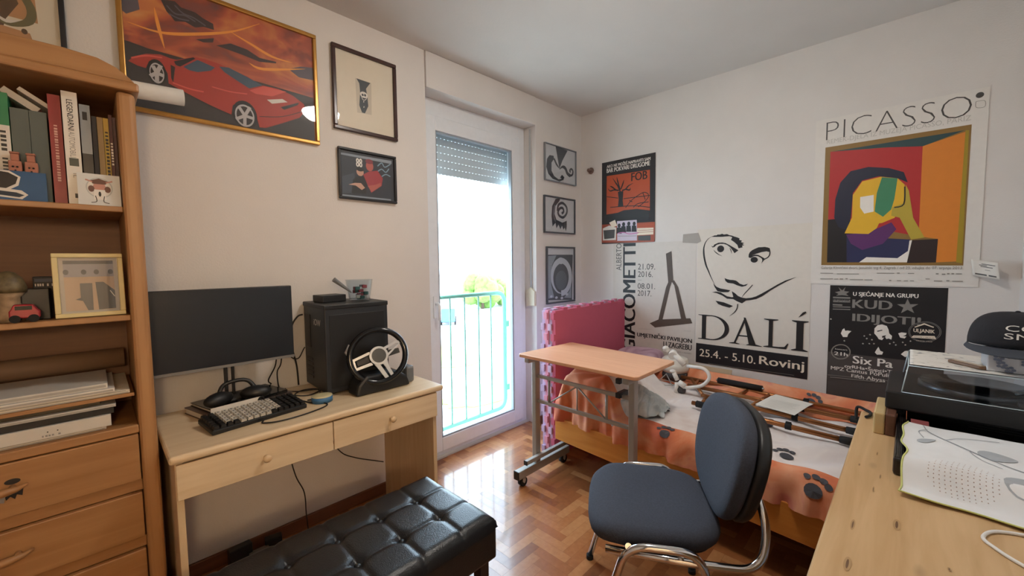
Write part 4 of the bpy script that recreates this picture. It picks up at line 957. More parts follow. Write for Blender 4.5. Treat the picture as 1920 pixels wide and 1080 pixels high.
def draw_doodle(a, w, h):
    g = pm('card_grey_ring', '#B4B8B8', .6); br = pm('card_brown', '#6A4A3E', .6); pk = pm('card_pink', '#C08A7C', .6)
    a.ell(g, 0, h * .56, .03, .032); a.ell(wp, 0, h * .56, .027, .029)
    a.ell(pk, 0, h * .6, .014, .014); a.poly(br, [(-.02, h * .78), (0, h * .86), (.02, h * .78), (.014, h * .68), (-.014, h * .68)])
    a.ell(br, -.018, h * .52, .007, .01); a.ell(br, .018, h * .52, .007, .01)
    a.stroke(pk, .004, [(-.015, h * .74), (-.03, h * .8)]); a.stroke(pk, .004, [(.015, h * .74), (.03, h * .8)])
    a.poly(pm('card_white', '#E4E0DA', .6), [(-.012, h * .5), (.012, h * .5), (.014, h * .18), (-.014, h * .18)])
    a.stroke(blk, .002, [(-.01, h * .3), (-.008, h * .12), (-.02, h * .08)]); a.stroke(blk, .002, [(.01, h * .3), (.008, h * .12), (.02, h * .08)]); a.ell(blk, 0, h * .36, .003, .008)
card('doodle_card', 'white card with a small brown haired doodle at right end of top shelf', -3.183, -3.088, -.372, Z1, .098, pm('card_sheet', '#D4D6D4', .5), draw_doodle)
for k, (x, lb) in enumerate(((-3.302, 'small clay house figurine behind the blue card, left one'), (-3.272, 'small clay house figurine behind the blue card, right one'))):
    t = thing('figurine', lb, 'figurine', (x, -.352, Z1), group=None)
    MB().box(-.0125, .0125, -.0115, .0115, 0, .112).box(-.008, .008, -.008, .008, .1125, .132).box(-.0095, .0095, -.0095, .0095, .1322, .138).build('body', pm('terracotta', '#A8705C', .7, noise=.12), t, bevel=.002)
    MB().ball((-.004, -.0122, .095), .0025, 8, 6).ball((.004, -.0122, .095), .0025, 8, 6).ball((0, -.0126, .085), .002, 8, 6).build('face', M_BLACK, t)
# second shelf
Z2 = 1.1975
t = thing('framed_photo', 'cream framed faded photo standing on the lower open bookcase shelf', 'picture', (-3.172, -.352, Z2 + .001), .03); M = Matrix.Rotation(-.07, 4, 'X')
f = MB()
for q in ((-.078, .078, 0, .013), (-.078, .078, .185, .198), (-.078, -.065, .013, .185), (.065, .078, .013, .185)): f.box(q[0], q[1], -.006, .01, q[2], q[3], M)
f.build('frame', pm('cream_frame', '#D8C892', .45), t, bevel=.002)
MB().box(-.066, .066, .002, .008, .012, .186, M).build('backing', M_PAPER, t)
a = Art(M @ Vector((0, .002, 0)), (1, 0, 0), M @ Vector((0, 0, 1)), clip=(-.064, .014, .064, .184))
a.rect(pm('photo_mount', '#A8A29A', .5), -.064, .014, .064, .184)
a.rect(pm('photo_sand', '#B09880', .5), -.055, .02, .055, .175); a.rect(pm('photo_haze', '#8C8C92', .5), -.055, .125, .055, .175); a.rect(pm('photo_dark', '#4E5256', .5), -.055, .165, .055, .176)
dk = pm('photo_dark', '#4E5256', .5)
a.poly(dk, [(-.022, .105), (.005, .105), (.004, .02), (-.008, .02), (-.018, .05), (-.034, .055), (-.022, .06)])
a.poly(dk, [(.012, .108), (.03, .108), (.055, .08), (.055, .022), (.016, .02)])
a.stroke(wp, .002, [(.044, .08), (.054, .06)])
for x in (-.05, -.012, .016, .048): a.ell(dk, x, .14, .006, .008)
a.build('print', t, (0, 0, 0))
MB().box(-.064, .064, -.001, .0, .014, .184, M).build('glass', glass('picture_glass'), t)
MB().box(-.015, .015, .012, .015, 0, .12, Matrix.Translation((0, .045, 0)) @ Matrix.Rotation(.32, 4, 'X')).build('easel_back', M_BLACK, t)
t = thing('black_box', 'black box behind the small red toy car', 'box', (-3.288, -.322, Z2)); MB().box(-.028, .028, 0, .06, 0, .093).build('box', M_BLACK, t, bevel=.002)
t = thing('gift_box', 'black box with white lettering standing behind the plain black one', 'box', (-3.272, -.25, Z2)); MB().box(-.024, .024, 0, .05, 0, .128).build('box', pm('black_card', '#1C1C20', .6), t, bevel=.002)
a = Art((0, 0, 0), (1, 0, 0), (0, 0, 1)); a.marks(wp, -.02, .098, .02, .106, 8); a.rect(pm('card_navy', '#34384A', .5), -.02, .111, .02, .121); a.build('lettering', t, (0, 0, 0))
t = thing('toy_car', 'small red toy car at the front of the open shelf', 'toy', (-3.308, -.366, Z2))
MB().prism([(-.028, .012), (.03, .012), (.03, .03), (.025, .036), (.018, .05), (-.018, .052), (-.024, .038), (-.028, .032)], -.018, .018, 'y').build('body', pm('toy_red', '#9C1E2A', .3), t, bevel=.003)
for sx in (-.017, .018):
    for sy in (-.019, .019): MB().cyl((sx, sy - .003, .011), (sx, sy + .003, .011), .011, 14).build('wheel', M_RUB, t)
MB().box(-.016, .016, -.0186, .0186, .036, .047).build('window', M_BLACKG, t)
t = thing('ornament', 'brown and beige dome ornament at the left end of the open shelf', 'ornament', (-3.338, -.33, Z2))
MB().lathe([(.028, 0), (.03, .02), (.022, .045), (.022, .07), (.034, .085)], seg=18).build('stand', pm('ornament_beige', '#9A8468', .6, noise=.25, nscale=60), t)
MB().lathe([(.036, .085), (.037, .1), (.03, .125), (.016, .142), (.003, .147)], seg=18).build('dome', pm('ornament_moss', '#5E5238', .5, noise=.5, nscale=50), t)
# paper stack in the lower compartment
Z3 = .8365
def slab(name, label, x0, x1, y0, y1, z0, th, m, cat, tilt=0.0, edge=None, rz=0, group='papers in the lower compartment'):
    t = thing(name, label, cat, ((x0 + x1) / 2, (y0 + y1) / 2, z0), rz, group=group); M = Matrix.Rotation(tilt, 4, 'Y')
    w, d = (x1 - x0) / 2, (y1 - y0) / 2
    lift = abs(math.sin(tilt)) * w
    MB().box(-w, w, -d, d, lift, lift + th, M).build('sheet' if th < .004 else 'cover', m, t, bevel=.0012)
    if edge:
        for k in range(edge): MB().box(-w + .002, w - .004 - .006 * k, -d - .0006, d - .01, lift + th * (k + .25) / edge, lift + th * (k + .7) / edge, M).build('paper_edge', pm('paper_edge_grey', '#A8A49C', .8), t)
    return t
slab('document_wallet', 'thin white wallet at the very bottom of the paper stack', -3.6, -3.16, -.37, -.06, Z3, .012, M_PAPER, 'folder', 0, 2)
bx = slab('archive_box', 'flat white cardboard box low in the paper stack', -3.62, -3.148, -.385, -.08, Z3 + .0125, .036, pm('off_white_card', '#CFCAC0', .7), 'box')
a = Art((0, -.1525, 0), (1, 0, 0), (0, 0, 1))
a.marks(pm('spine_grey', '#8A8884', .5), .09, .006, .135, .011, 7); a.rect(blk, .1, .018, .103, .021); a.rect(blk, .12, .018, .123, .021); a.build('lettering', bx, (0, 0, 0))
slab('ring_folder', 'black folder on the white box in the paper stack', -3.62, -3.14, -.375, -.07, Z3 + .049, .02, M_BLACK, 'folder')
slab('plastic_folder', 'white edged grey folder on the black folder', -3.6, -3.135, -.38, -.07, Z3 + .0695, .01, pm('grey_folder', '#B9B7B2', .5), 'folder', 0, 1)
slab('magazine', 'dark olive magazine under the wooden board', -3.62, -3.17, -.36, -.08, Z3 + .08, .014, pm('olive_cover', '#4E4634', .6), 'magazine', 0)
slab('drawing_board', 'pale wooden board lying across the middle of the paper stack', -3.64, -3.09, -.385, -.06, Z3 + .0945, .011, M_BEECH, 'board', .0)
slab('paper_pad', 'cream paper pad on the wooden board', -3.62, -3.1, -.378, -.08, Z3 + .106, .012, pm('cream_paper', '#D6CDB8', .8), 'paper', 0, 2)
slab('printed_leaflet', 'white leaflet with a dark corner print on the cream pad', -3.62, -3.135, -.382, -.1, Z3 + .1185, .012, M_PAPER, 'paper', 0, 1)
slab('newspaper', 'folded white newspaper on top of the paper stack', -3.62, -3.15, -.37, -.12, Z3 + .131, .016, pm('news_paper', '#C9C6BE', .8), 'paper', 0, 1)
t = thing('poster_roll', 'long brown paper roll lying behind the paper stack', 'paper roll', (-3.38, -.1, Z3 + .1475))
MB().tube([(-.28, 0, .035), (.28, 0, .035)], .035, 20).build('roll', pm('brown_kraft', '#7A604A', .7), t)
# on top of the bookcase
t = thing('poster_roll', 'white paper roll sticking out over the right end of the bookcase top', 'paper roll', (-3.09, -.2, 1.9355))
ro = MB()
for (r0, r1) in ((.029, .024),):
    prof = 24
    ro.tube([(-.2, 0, .03), (.2, 0, .052)], .029, 24)
ro.build('roll', M_PAPER, t)
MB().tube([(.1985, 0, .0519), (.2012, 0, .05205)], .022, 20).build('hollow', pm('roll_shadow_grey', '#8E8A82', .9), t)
t = thing('picture_on_bookcase', 'black framed brown and green print leaning on top of the bookcase', 'picture', (-3.42, -.035, 1.9355)); M = Matrix.Rotation(-.03, 4, 'X')
f = MB()
for q in ((-.235, .235, 0, .014), (-.235, .235, .586, .6), (-.235, -.22, .014, .586), (.22, .235, .014, .586)): f.box(q[0], q[1], -.012, .012, q[2], q[3], M)
f.build('frame', M_BLKFR, t, bevel=.002)
MB().box(-.222, .222, .002, .008, .01, .59, M).build('backing', M_PAPER, t)
a = Art(M @ Vector((0, .001, 0)), (1, 0, 0), M @ Vector((0, 0, 1)), clip=(-.221, .013, .221, .587))
a.rect(acol('mat_cream'), -.221, .013, .221, .587)
tan = pm('print_tan', '#B98A5E', .5); dbr = pm('print_brown', '#5E4832', .5); ol = pm('print_olive', '#6E6848', .5); tl = pm('print_teal', '#5E8478', .5)
a.poly(tan, [(-.2, .25), (.17, .25), (.16, .5), (-.2, .5)])
a.poly(dbr, [(-.2, .5), (.05, .5), (.07, .38), (.12, .33), (.13, .3), (.1, .24), (.09, .2), (-.2, .2)])
a.stroke(ol, .022, [(.07, .4), (.12, .36), (.155, .3), (.15, .25), (.11, .225), (.08, .23)], 2)
a.stroke(wp, .01, [(.075, .25), (.1, .232), (.13, .245)], 3)
a.poly(tan, [(.09, .215), (.15, .21), (.168, .13), (-.05, .13), (-.02, .18)])
a.ell(tl, .12, .17, .018, .022); a.ell(dbr, .138, .212, .007, .009)
a.build('print', t, (0, 0, 0))
MB().box(-.221, .221, -.0045, -.003, .013, .587, M).build('glass', glass('picture_glass'), t)

# ------------------------------------------------------------------ computer desk
DK = (-2.5, -.28, 0)
dk = thing('computer_desk', 'light birch desk with two drawers along the window wall', 'desk', DK)
MB().box(-.53, .525, -.27, .262, .722, .75).build('desktop', M_BIRCH, dk, bevel=.011, seg=4)
MB().box(-.515, -.495, -.25, .25, 0, .7215).build('side_panel', M_BIRCHZ, dk, bevel=.002)
MB().box(.47, .49, -.25, .25, 0, .7215).build('side_panel', M_BIRCHZ, dk, bevel=.002)
for (x0, x1, xk) in ((-.513, -.019, -.262), (-.015, .488, .237)):
    d = MB().box(x0, x1, -.262, -.251, .6, .717).box(x0 + .03, x1 - .03, -.2505, .2, .615, .69).build('drawer', M_BIRCH, dk, bevel=.002)
    MB().lathe([(.006, 0), (.006, .012), (.013, .02), (.014, .026), (.009, .031), (.002, .032)], seg=18, M=Matrix.Translation((xk, -.262, .66)) @ Matrix.Rotation(PI / 2, 4, 'X')).build('knob', M_BIRCHZ, d)
ZD = .7505
# monitor
t = thing('computer_monitor', 'wide black monitor switched off on the light desk', 'monitor', (-2.785, -.19, ZD + .042))
SCR = pm('dark_screen', '#1A1F26', .28)
x0, x1, z0, z1 = -.247, .24, .145, .468
MB().box(x0, x1, -.012, .022, z0, z1).build('casing', M_BLACK, t, bevel=.003)
MB().box(x0 + .004, x1 - .004, -.0135, -.0125, z0 + .012, z1 - .004).build('screen', SCR, t)
MB().box(x0, x1, -.0145, -.0122, z0, z0 + .011).build('chin_bezel', pm('grey_bezel', '#7B7A78', .4), t)
MB().box(-.02, -.008, .024, .045, .01, .3).box(.006, .016, .024, .045, .01, .3).build('stand_neck', M_BLACK, t, bevel=.004)
MB().lathe([(.06, 0), (.06, .006), (.05, .012), (.03, .02)], (0, .04, 0), 24).build('stand_base', M_BLACK, t)
# books under the monitor
RB = math.radians(14)
def flatbook(label, x, y, z, w, d, h, rz, cover, spine=None):
    t = thing('book', label, 'book', (x, y, z), rz, group='books under the monitor')
    MB().box(-w / 2, w / 2, -d / 2, d / 2, 0, .003).box(-w / 2, w / 2, -d / 2, d / 2, h - .003, h).box(-w / 2, w / 2, -d / 2, -d / 2 + .003, .003, h - .003).build('cover', cover, t)
    MB().box(-w / 2 + .003, w / 2 - .003, -d / 2 + .003, d / 2 - .004, .003, h - .003).build('pages', M_PAPER, t)
    if spine:
        a = Art((0, -d / 2, 0), (1, 0, 0), (0, 0, 1)); a.marks(wp, -w * .28, h * .3, w * .3, h * .68, 18); a.build('spine_print', t, (0, 0, 0))
    return t
flatbook('thick brown spined book lying under the monitor stand, lower one', -2.745, -.142, ZD, .34, .19, .026, RB, pm('brown_book', '#5A4A42', .5), True)
flatbook('thin black book lying on the thick book under the monitor stand', -2.745, -.140, ZD + .0265, .3, .18, .014, RB, M_BLACKG)
# headphones by the stand
t = thing('headphones', 'black headphones lying on the books in front of the monitor stand', 'headphones', (-2.765, -.232, ZD + .041))
for (x, rz_) in ((-.075, .5), (.055, -.3)):
    M = Matrix.Translation((x, 0, .028)) @ Matrix.Rotation(rz_, 4, 'Z')
    MB().ball((0, 0, 0), (.058, .034, .028), 16, 10, M).build('ear_cup', M_BLACK, t)
MB().tube(bez([(-.07, .02, .045), (-.05, .03, .075), (0, .028, .085), (.035, .025, .075), (.055, .01, .045)]), .008).build('headband', M_BLACK, t)
MB().box(-.02, .075, -.045, -.03, .001, .018).build('control_box', M_BLACKG, t, bevel=.003)
# keyboard
t = thing('keyboard', 'black mechanical keyboard with pale middle keys at desk front', 'keyboard', (-2.742, -.348, ZD), math.radians(9)); TK = Matrix.Rotation(.09, 4, 'X')
MB().box(-.17, .17, -.07, .07, .006, .024, TK).build('case', M_BLACK, t, bevel=.004)
M_KEYW = pm('pale_keycap', '#BFBAB0', .5)
kd_, kp_ = None, None
for r in range(6):
    yy = -.056 + r * .0218
    for c in range(15):
        xx = -.155 + c * .0222
        white = (2 <= c <= 10 and r >= 1) or (r == 0 and 4 <= c <= 8)
        M = TK @ Matrix.Translation((xx, yy, .0245 + .0008 * r))
        if kd_ is None:
            for nm in (0, 1):
                q = MB().use(M_KEYW if nm else M_BLACK); q.prism([(-.0092, 0), (.0092, 0), (.007, .0105), (-.007, .0105)], -.0088, .0088, 'y')
                if nm: q.use(M_BLACK).cbox((0, 0, .0106), (.005, .006, .0006))
                ob = q.build('key'); me_ = ob.data; bpy.data.objects.remove(ob)
                if nm: kp_ = me_
                else: kd_ = me_
        k = bpy.data.objects.new('key', kp_ if white else kd_); COL.objects.link(k); k.parent = t; k.matrix_local = M
        if white: k['label'] = 'pale keycap'
MB().box(-.128, .05, .07, .0715, .02, .052, TK).build('label_strip', M_PAPER, t)
# computer tower
PX, PY = -2.29, -.165
t = thing('computer_tower', 'black computer tower standing beside the monitor', 'computer', (PX, PY, ZD), math.radians(-2))
PB = pm('tower_black', '#23262B', .4)
MB().box(-.15, .155, -.145, .145, .008, .412).build('case', PB, t, bevel=.004)
MB().box(-.153, .158, -.148, .148, .396, .418).build('top_cover', M_BLACK, t, bevel=.004)
MB().box(-.13, .135, -.1475, -.1452, .03, .37).build('front_panel', M_BLACK, t, bevel=.001)
for sx in (-.11, .11):
    for sy in (-.11, .11): MB().cyl((sx, sy, 0), (sx, sy, .009), .014, 12).build('foot', M_RUB, t)
a = Art((-.15, 0, 0), (0, -1, 0), (0, 0, 1))
a.text(wp, 'iOW', .0, .315, .09, .345, 1.2); a.rect(wp, -.1, .268, -.065, .286); a.marks(blk, -.096, .272, -.069, .282, 4); a.build('case_print', t, (0, 0, 0))
io = MB()
for k in range(5): io.box(-.1525, -.1502, .03, .11, .05 + k * .022, .062 + k * .022)
io.box(-.1525, -.1502, .05, .12, .2, .36)
io.build('rear_ports', M_BLACK, t)
t = thing('black_box', 'small flat black box lying on top of the computer tower', 'box', (-2.35, -.13, ZD + .419), .1); MB().box(-.06, .06, -.05, .05, 0, .034).build('box', M_BLACK, t, bevel=.003)
t = thing('plastic_tub', 'clear plastic tub of small oddments on the computer tower', 'tub', (-2.205, -.15, ZD + .419))
MB().lathe([(.05, 0), (.052, .002), (.066, .1), (.069, .102), (.066, .104), (.062, .1), (.049, .004)], seg=24).build('tub', glass('clear_plastic', (.9, .93, .95)), t)
ct = MB(); rnd = random.Random(5)
cols = [pm('oddment_teal', '#3E6A66', .5), pm('oddment_red', '#8E4048', .5), pm('oddment_grey', '#6A7076', .5), pm('oddment_pale', '#C8CCCC', .4)]
for k in range(26):
    a_, r_ = rnd.uniform(0, 2 * PI), rnd.uniform(0, .034)
    ct.use(cols[k % 4]); ct.cbox((r_ * math.cos(a_), r_ * math.sin(a_), .012 + .06 * rnd.random()), (.022, .012, .016), None)
ct = tag(ct.build('oddments', None, t), kind='stuff')
t = thing('paper_cone', 'grey paper cone lying slanted against the clear tub', 'paper', (-2.3, -.19, ZD + .454))
MB().tube([(-.05, 0, .075), (.02, .0, .02), (.035, 0, .006)], [.012, .006, .003], 12).build('cone', pm('grey_paper', '#6E7276', .7), t)
# racing wheel
WX, WY, WZ = -2.243, -.405, .92
t = thing('racing_wheel', 'black and silver racing game wheel in front of the computer tower', 'game wheel', (WX, WY + .01, ZD), 0)
MW = Matrix.Translation((0, -.01, WZ - ZD)) @ Matrix.Rotation(math.radians(-16), 4, 'Z') @ Matrix.Rotation(math.radians(-14), 4, 'X') @ Matrix.Rotation(math.radians(-12), 4, 'Y')
n = 40
MB().tube([MW @ Vector((.128 * math.cos(2 * PI * k / n), 0, .122 * math.sin(2 * PI * k / n))) for k in range(n)], .0135, 12, closed=True).build('rim', M_BLACKG, t)
sp = MB()
M_SILV = pm('brushed_silver', '#C4C6C8', .3, .8)
for pl_ in ([(-.12, .018), (-.035, .03), (-.035, .018), (-.108, .008), (-.108, -.024), (-.04, -.02), (-.035, -.034), (-.122, -.036)], [(.12, .03), (.1, .045), (.035, .03), (.035, .018), (.095, .032), (.104, .026), (.04, -.006), (.035, -.02)],
            [(-.034, -.022), (-.006, -.036), (.02, -.118), (.004, -.12), (-.02, -.055)], [(.006, -.036), (.034, -.022), (.032, -.06), (.045, -.114), (.03, -.118), (.016, -.06)]):
    sp.prism(pl_, -.006, .004, 'y', MW)
sp.build('spokes', M_SILV, t)
MB().cyl(MW @ Vector((0, -.016, 0)), MW @ Vector((0, .012, 0)), .043, 28).build('hub', M_SILV, t)
hb_ = MB().cyl(MW @ Vector((0, -.018, 0)), MW @ Vector((0, -.0165, 0)), .033, 24)
for k in range(6): hb_.cyl(MW @ Vector((.026 * math.cos(k * PI / 3), -.02, .026 * math.sin(k * PI / 3))), MW @ Vector((.026 * math.cos(k * PI / 3), -.0175, .026 * math.sin(k * PI / 3))), .004, 8)
hb_.build('hub_bolts', pm('dark_steel', '#4E5052', .35, .7), t)
for s in (-1, 1): MB().prism([(s * .045, -.018), (s * .1, -.018), (s * .1, .006), (s * .045, .012)], -.002, .003, 'y', MW).build('button_pad', M_BLACK, t)
MB().cyl(MW @ Vector((0, .012, 0)), MW @ Vector((0, .075, -.02)), .035, 20).build('column', M_BLACK, t)
MB().prism([(-.12, .0), (.16, .0), (.14, .05), (.09, .085), (-.07, .09), (-.11, .05)], -.03, .07, 'y').build('base', M_BLACK, t, bevel=.012)
MB().box(.155, .2, -.0, .07, .0, .085).build('shifter_box', pm('grey_shifter', '#6A6E72', .45), t, bevel=.012)
MB().tube([MW @ Vector((-.115, .02, .02)), MW @ Vector((-.128, .03, .06)), MW @ Vector((-.105, .03, .09))], [.006, .008, .004], 8).tube([MW @ Vector((.115, .02, -.04)), MW @ Vector((.14, .03, .0)), MW @ Vector((.115, .03, .06))], [.006, .008, .004], 8).build('paddle', M_SILV, t)
# tape reel with blue side, cables
t = thing('tape_roll', 'roll of tape with blue rim lying on the desk before the tower', 'tape', (-2.487, -.352, ZD))
MB().lathe([(.02, .0), (.043, .0), (.043, .024), (.02, .024)], seg=28).build('rim', pm('blue_tape', '#3A6A94', .5), t)
MB().lathe([(.021, .0242), (.0425, .0242), (.042, .027), (.021, .027)], seg=28).build('side', pm('cream_tape', '#C8BE96', .5), t)
def cable(label, pts, r=.0028, m=None, name='cable', n=6):
    t = MB().tube(bez(pts, n), r, 7).build(name, m or pm('cable_black', '#1B1714', .5))
    return tag(t, label, 'cable')
zc = ZD + .003
cable('long thin cable looping from the keyboard to the blue tape roll', [(-2.735, -.425, zc), (-2.742, -.45, zc), (-2.69, -.475, zc), (-2.6, -.47, zc), (-2.51, -.44, zc), (-2.49, -.402, zc), (-2.53, -.35, zc), (-2.55, -.28, zc)])
cable('cable coiled between the books and the computer tower', [(-2.56, -.06, zc), (-2.52, -.13, zc), (-2.44, -.165, zc), (-2.43, -.2, zc + .004), (-2.5, -.23, zc), (-2.55, -.2, zc + .006), (-2.5, -.15, zc + .006), (-2.45, -.2, zc + .01), (-2.475, -.285, zc), (-2.53, -.3, zc)])
cable('left one of the two cables hanging down behind the right end of the monitor', [(-2.6, -.14, 1.0), (-2.6, -.12, .9), (-2.62, -.07, .82), (-2.6, -.03, .79), (-2.6, -.02, .785)])
cable('right one of the two cables hanging down behind the right end of the monitor', [(-2.57, -.13, 1.02), (-2.575, -.11, .9), (-2.585, -.08, .85), (-2.57, -.05, .76), (-2.54, -.04, zc)])
cable('cable arching from the monitor to the back of the computer tower', [(-2.545, -.13, 1.0), (-2.53, -.1, .92), (-2.49, -.08, .9), (-2.465, -.08, .94), (-2.458, -.08, .95)])
cable('thick cable bowing out of the upper back of the computer tower', [(-2.458, -.07, 1.11), (-2.48, -.06, 1.1), (-2.505, -.05, 1.05), (-2.5, -.03, .95), (-2.48, -.02, .85), (-2.475, -.02, zc)], .004)
cable('dark cable hanging down the wall under the middle of the desk', [(-2.545, -.03, .7), (-2.535, -.025, .45), (-2.51, -.025, .3), (-2.475, -.03, .2), (-2.47, -.03, .09), (-2.47, -.05, .004)])
cable('dark cable sagging under the right end of the desk', [(-2.36, -.03, .7), (-2.33, -.025, .45), (-2.28, -.025, .34), (-2.2, -.025, .28), (-2.1, -.03, .23), (-2.04, -.03, .2)])
# things under the desk
t = thing('power_adapter', 'black power adapter standing by the skirting under the desk, left one', 'adapter', (-2.765, -.06, 0), .1); MB().box(-.045, .045, -.02, .02, 0, .085).build('case', M_BLACK, t, bevel=.004)
t = thing('power_adapter', 'black power adapter by the skirting under the desk, right one', 'adapter', (-2.63, -.06, 0), -.2); MB().box(-.035, .035, -.02, .02, 0, .062).build('case', M_BLACK, t, bevel=.004)
t = thing('socket_strip', 'grey socket strip on the floor between the two black adapters', 'socket strip', (-2.695, -.09, 0)); MB().box(-.04, .04, -.025, .025, 0, .04).build('case', pm('grey_socket', '#6E6A66', .5), t, bevel=.004)

# ------------------------------------------------------------------ tufted bench
BX0, BX1, BY0, BY1 = -3.40, -2.195, -1.165, -.72
bl = ((BX0 + BX1) / 2, (BY0 + BY1) / 2, 0); hw, hd = (BX1 - BX0) / 2, (BY1 - BY0) / 2
bn = thing('bench', 'long black leather tufted bench in front of the light desk', 'bench', bl)
cells = 8; cw = 2 * hw / cells; rows = [(-hd, -hd / 3), (-hd / 3, hd / 3), (hd / 3, hd)]
def bench_top(u, v):
    x = -hw + 2 * hw * u; y = -hd + 2 * hd * v
    ex = min(hw - abs(x), hd - abs(y)); r = .045
    zz = .452 - (r - math.sqrt(max(0, r * r - (r - ex) ** 2)) if ex < r else 0)
    # buttons at cell corners, seams between
    gx = (x + hw) / cw; kx = abs(gx - round(gx)) * cw
    if round(gx) in (0, cells): kx = 9
    ky = min(abs(y - hd / 3), abs(y + hd / 3))
    bd = math.hypot(kx, ky)
    zz -= .013 * math.exp(-(bd / .022) ** 2)
    zz -= .005 * math.exp(-(kx / .009) ** 2)
    if abs(y) > hd / 3 - .0 : pass
    zz -= .0045 * math.exp(-(ky / .009) ** 2)
    zz += .0025 * math.sin(9 * x + 5 * y) * math.sin(13 * y)
    return (x, y, zz)
g = MB().grid(bench_top, 200, 76)
g.build('cushion', M_LEATHER, bn, fixn=True)
MB().box(-hw + .003, hw - .003, -hd + .003, hd - .003, .29, .408).build('body', M_LEATHER, bn, bevel=.012, seg=3)
bt = MB()
for i in range(1, cells):
    for yy in (-hd / 3, hd / 3): bt.ball((-hw + i * cw, yy, .434), (.011, .011, .005), 10, 6)
bt.build('buttons', M_LEATHER, bn)
for sx in (-1, 1):
    for sy in (-1, 1): MB().box(sx * (hw - .045) - .02, sx * (hw - .045) + .02, sy * (hd - .045) - .02, sy * (hd - .045) + .02, 0, .292).build('leg', pm('black_wood', '#17161A', .35), bn, bevel=.003)

# ------------------------------------------------------------------ rolling side table over the bed
TB = (-1.28, -.87, 0)
tb = thing('rolling_table', 'grey steel rolling overbed table with peach wood top', 'table', TB)
MB().prism([(-.105, .36), (-.09, .375), (.385, .345), (.4, .33), (.345, -.39), (.33, -.405), (-.085, -.405), (-.1, -.39)], .778, .797, 'z').build('tabletop', M_PEACH, tb, bevel=.003)
for y in (.32, -.335):
    MB().box(-.022, .022, y - .016, y + .016, .06, .765).build('post', M_STEEL, tb, bevel=.004)
    MB().box(-.085, .34, y - .018, y + .018, .745, .777).build('support_arm', M_STEEL, tb, bevel=.003)
    MB().box(-.135, .30, y - .045, y - .02, .14, .165).build('brace_bar', M_STEEL, tb, bevel=.003)
    f = MB().box(-.18, .32, y - .02, y + .02, .055, .105).build('foot_beam', M_STEEL, tb, bevel=.004)
    MB().box(-.186, -.1795, y - .021, y + .021, .054, .106).build('end_cap', M_BLACK, tb, bevel=.002)
    MB().box(-.139, -.1345, y - .046, y - .019, .139, .166).build('end_cap', M_BLACK, tb, bevel=.001)
    for x in (-.13, .27):
        c = MB().tube([(x, y - .014, .028), (x, y + .014, .028)], .028, 18).build('castor', M_RUB, tb)
        MB().box(x - .012, x + .012, y - .017, y + .017, .03, .056).cyl((x, y - .018, .028), (x, y + .018, .028), .008, 10).build('fork', M_STEEL, c, bevel=.002)
for z in (.66, .735):
    MB().box(-.03, .06, -.335 + .06, -.335 + .086, z - .014, z + .014).build('height_clamp', M_BLACK, tb, bevel=.003)
for z in (.652, .497): MB().box(-.009, .009, -.32, .304, z - .009, z + .009).build('rail', M_STEEL, tb)
tr = [(.215, .652, .215, .497), (.011, .652, .011, .497), (-.18, .652, -.18, .497)]
for (y0, z0, y1, z1) in tr: MB().tube([(0, y0, z0 - .008), (0, y1, z1 + .008)], .007 if y0 != .011 else .004, 8).build('upright', M_STEEL, tb)
for (y0, z0, y1, z1) in ((.21, .505, .011, .645), (.011, .645, -.175, .505)): MB().tube([(0, y0, z0), (0, y1, z1)], .0045, 8).build('truss_rod', M_STEEL, tb)

# ------------------------------------------------------------------ puzzle foam mats
def jig_outline(x0, x1, z0, z1, p=.072, d=.016, ph=0):
    out = []
    def edge(a, b, nx, nz):
        ln = math.hypot(b[0] - a[0], b[1] - a[1]); n = int(ln / p); s = ln / n; tx, tz = (b[0] - a[0]) / ln, (b[1] - a[1]) / ln
        for k in range(n):
            for (f, o) in ((.0, 0), (.22, 0), (.16, 1), (.84, 1), (.78, 0)) if (k + ph) % 2 == 0 else ((.0, 0),):
                q = (k + f) * s; out.append((a[0] + tx * q + nx * d * o, a[1] + tz * q + nz * d * o))
    edge((x0, z0), (x1, z0), 0, 0); edge((x1, z0), (x1, z1), 0, 0); edge((x1, z1), (x0, z1), 0, 1); edge((x0, z1), (x0, z0), -1, 0)
    return out
MF = [pm('foam_rose', '#B8566E', .85), pm('foam_lilac', '#BFA2BC', .85), pm('foam_pink', '#CF8CA0', .85), pm('foam_violet', '#B39AB6', .85)]
for k in range(4):
    t = thing('foam_mat', ('front rose foam puzzle mat standing on edge behind the table', 'second foam puzzle mat from the front, lilac, in the standing stack', 'third foam puzzle mat from the front, pink, in the standing stack', 'rearmost violet foam puzzle mat standing nearest the balcony door wall')[k], 'foam mat', (-.52, -.465 + k * .031, 0), group='standing foam mats')
    sh_ = .006 * (k % 2)
    MB().prism(jig_outline(-.475 + sh_, .46, 0, 1.02 - sh_, ph=k % 2), -.0148, .0148, 'y').build('mat', MF[k], t, bevel=.002)

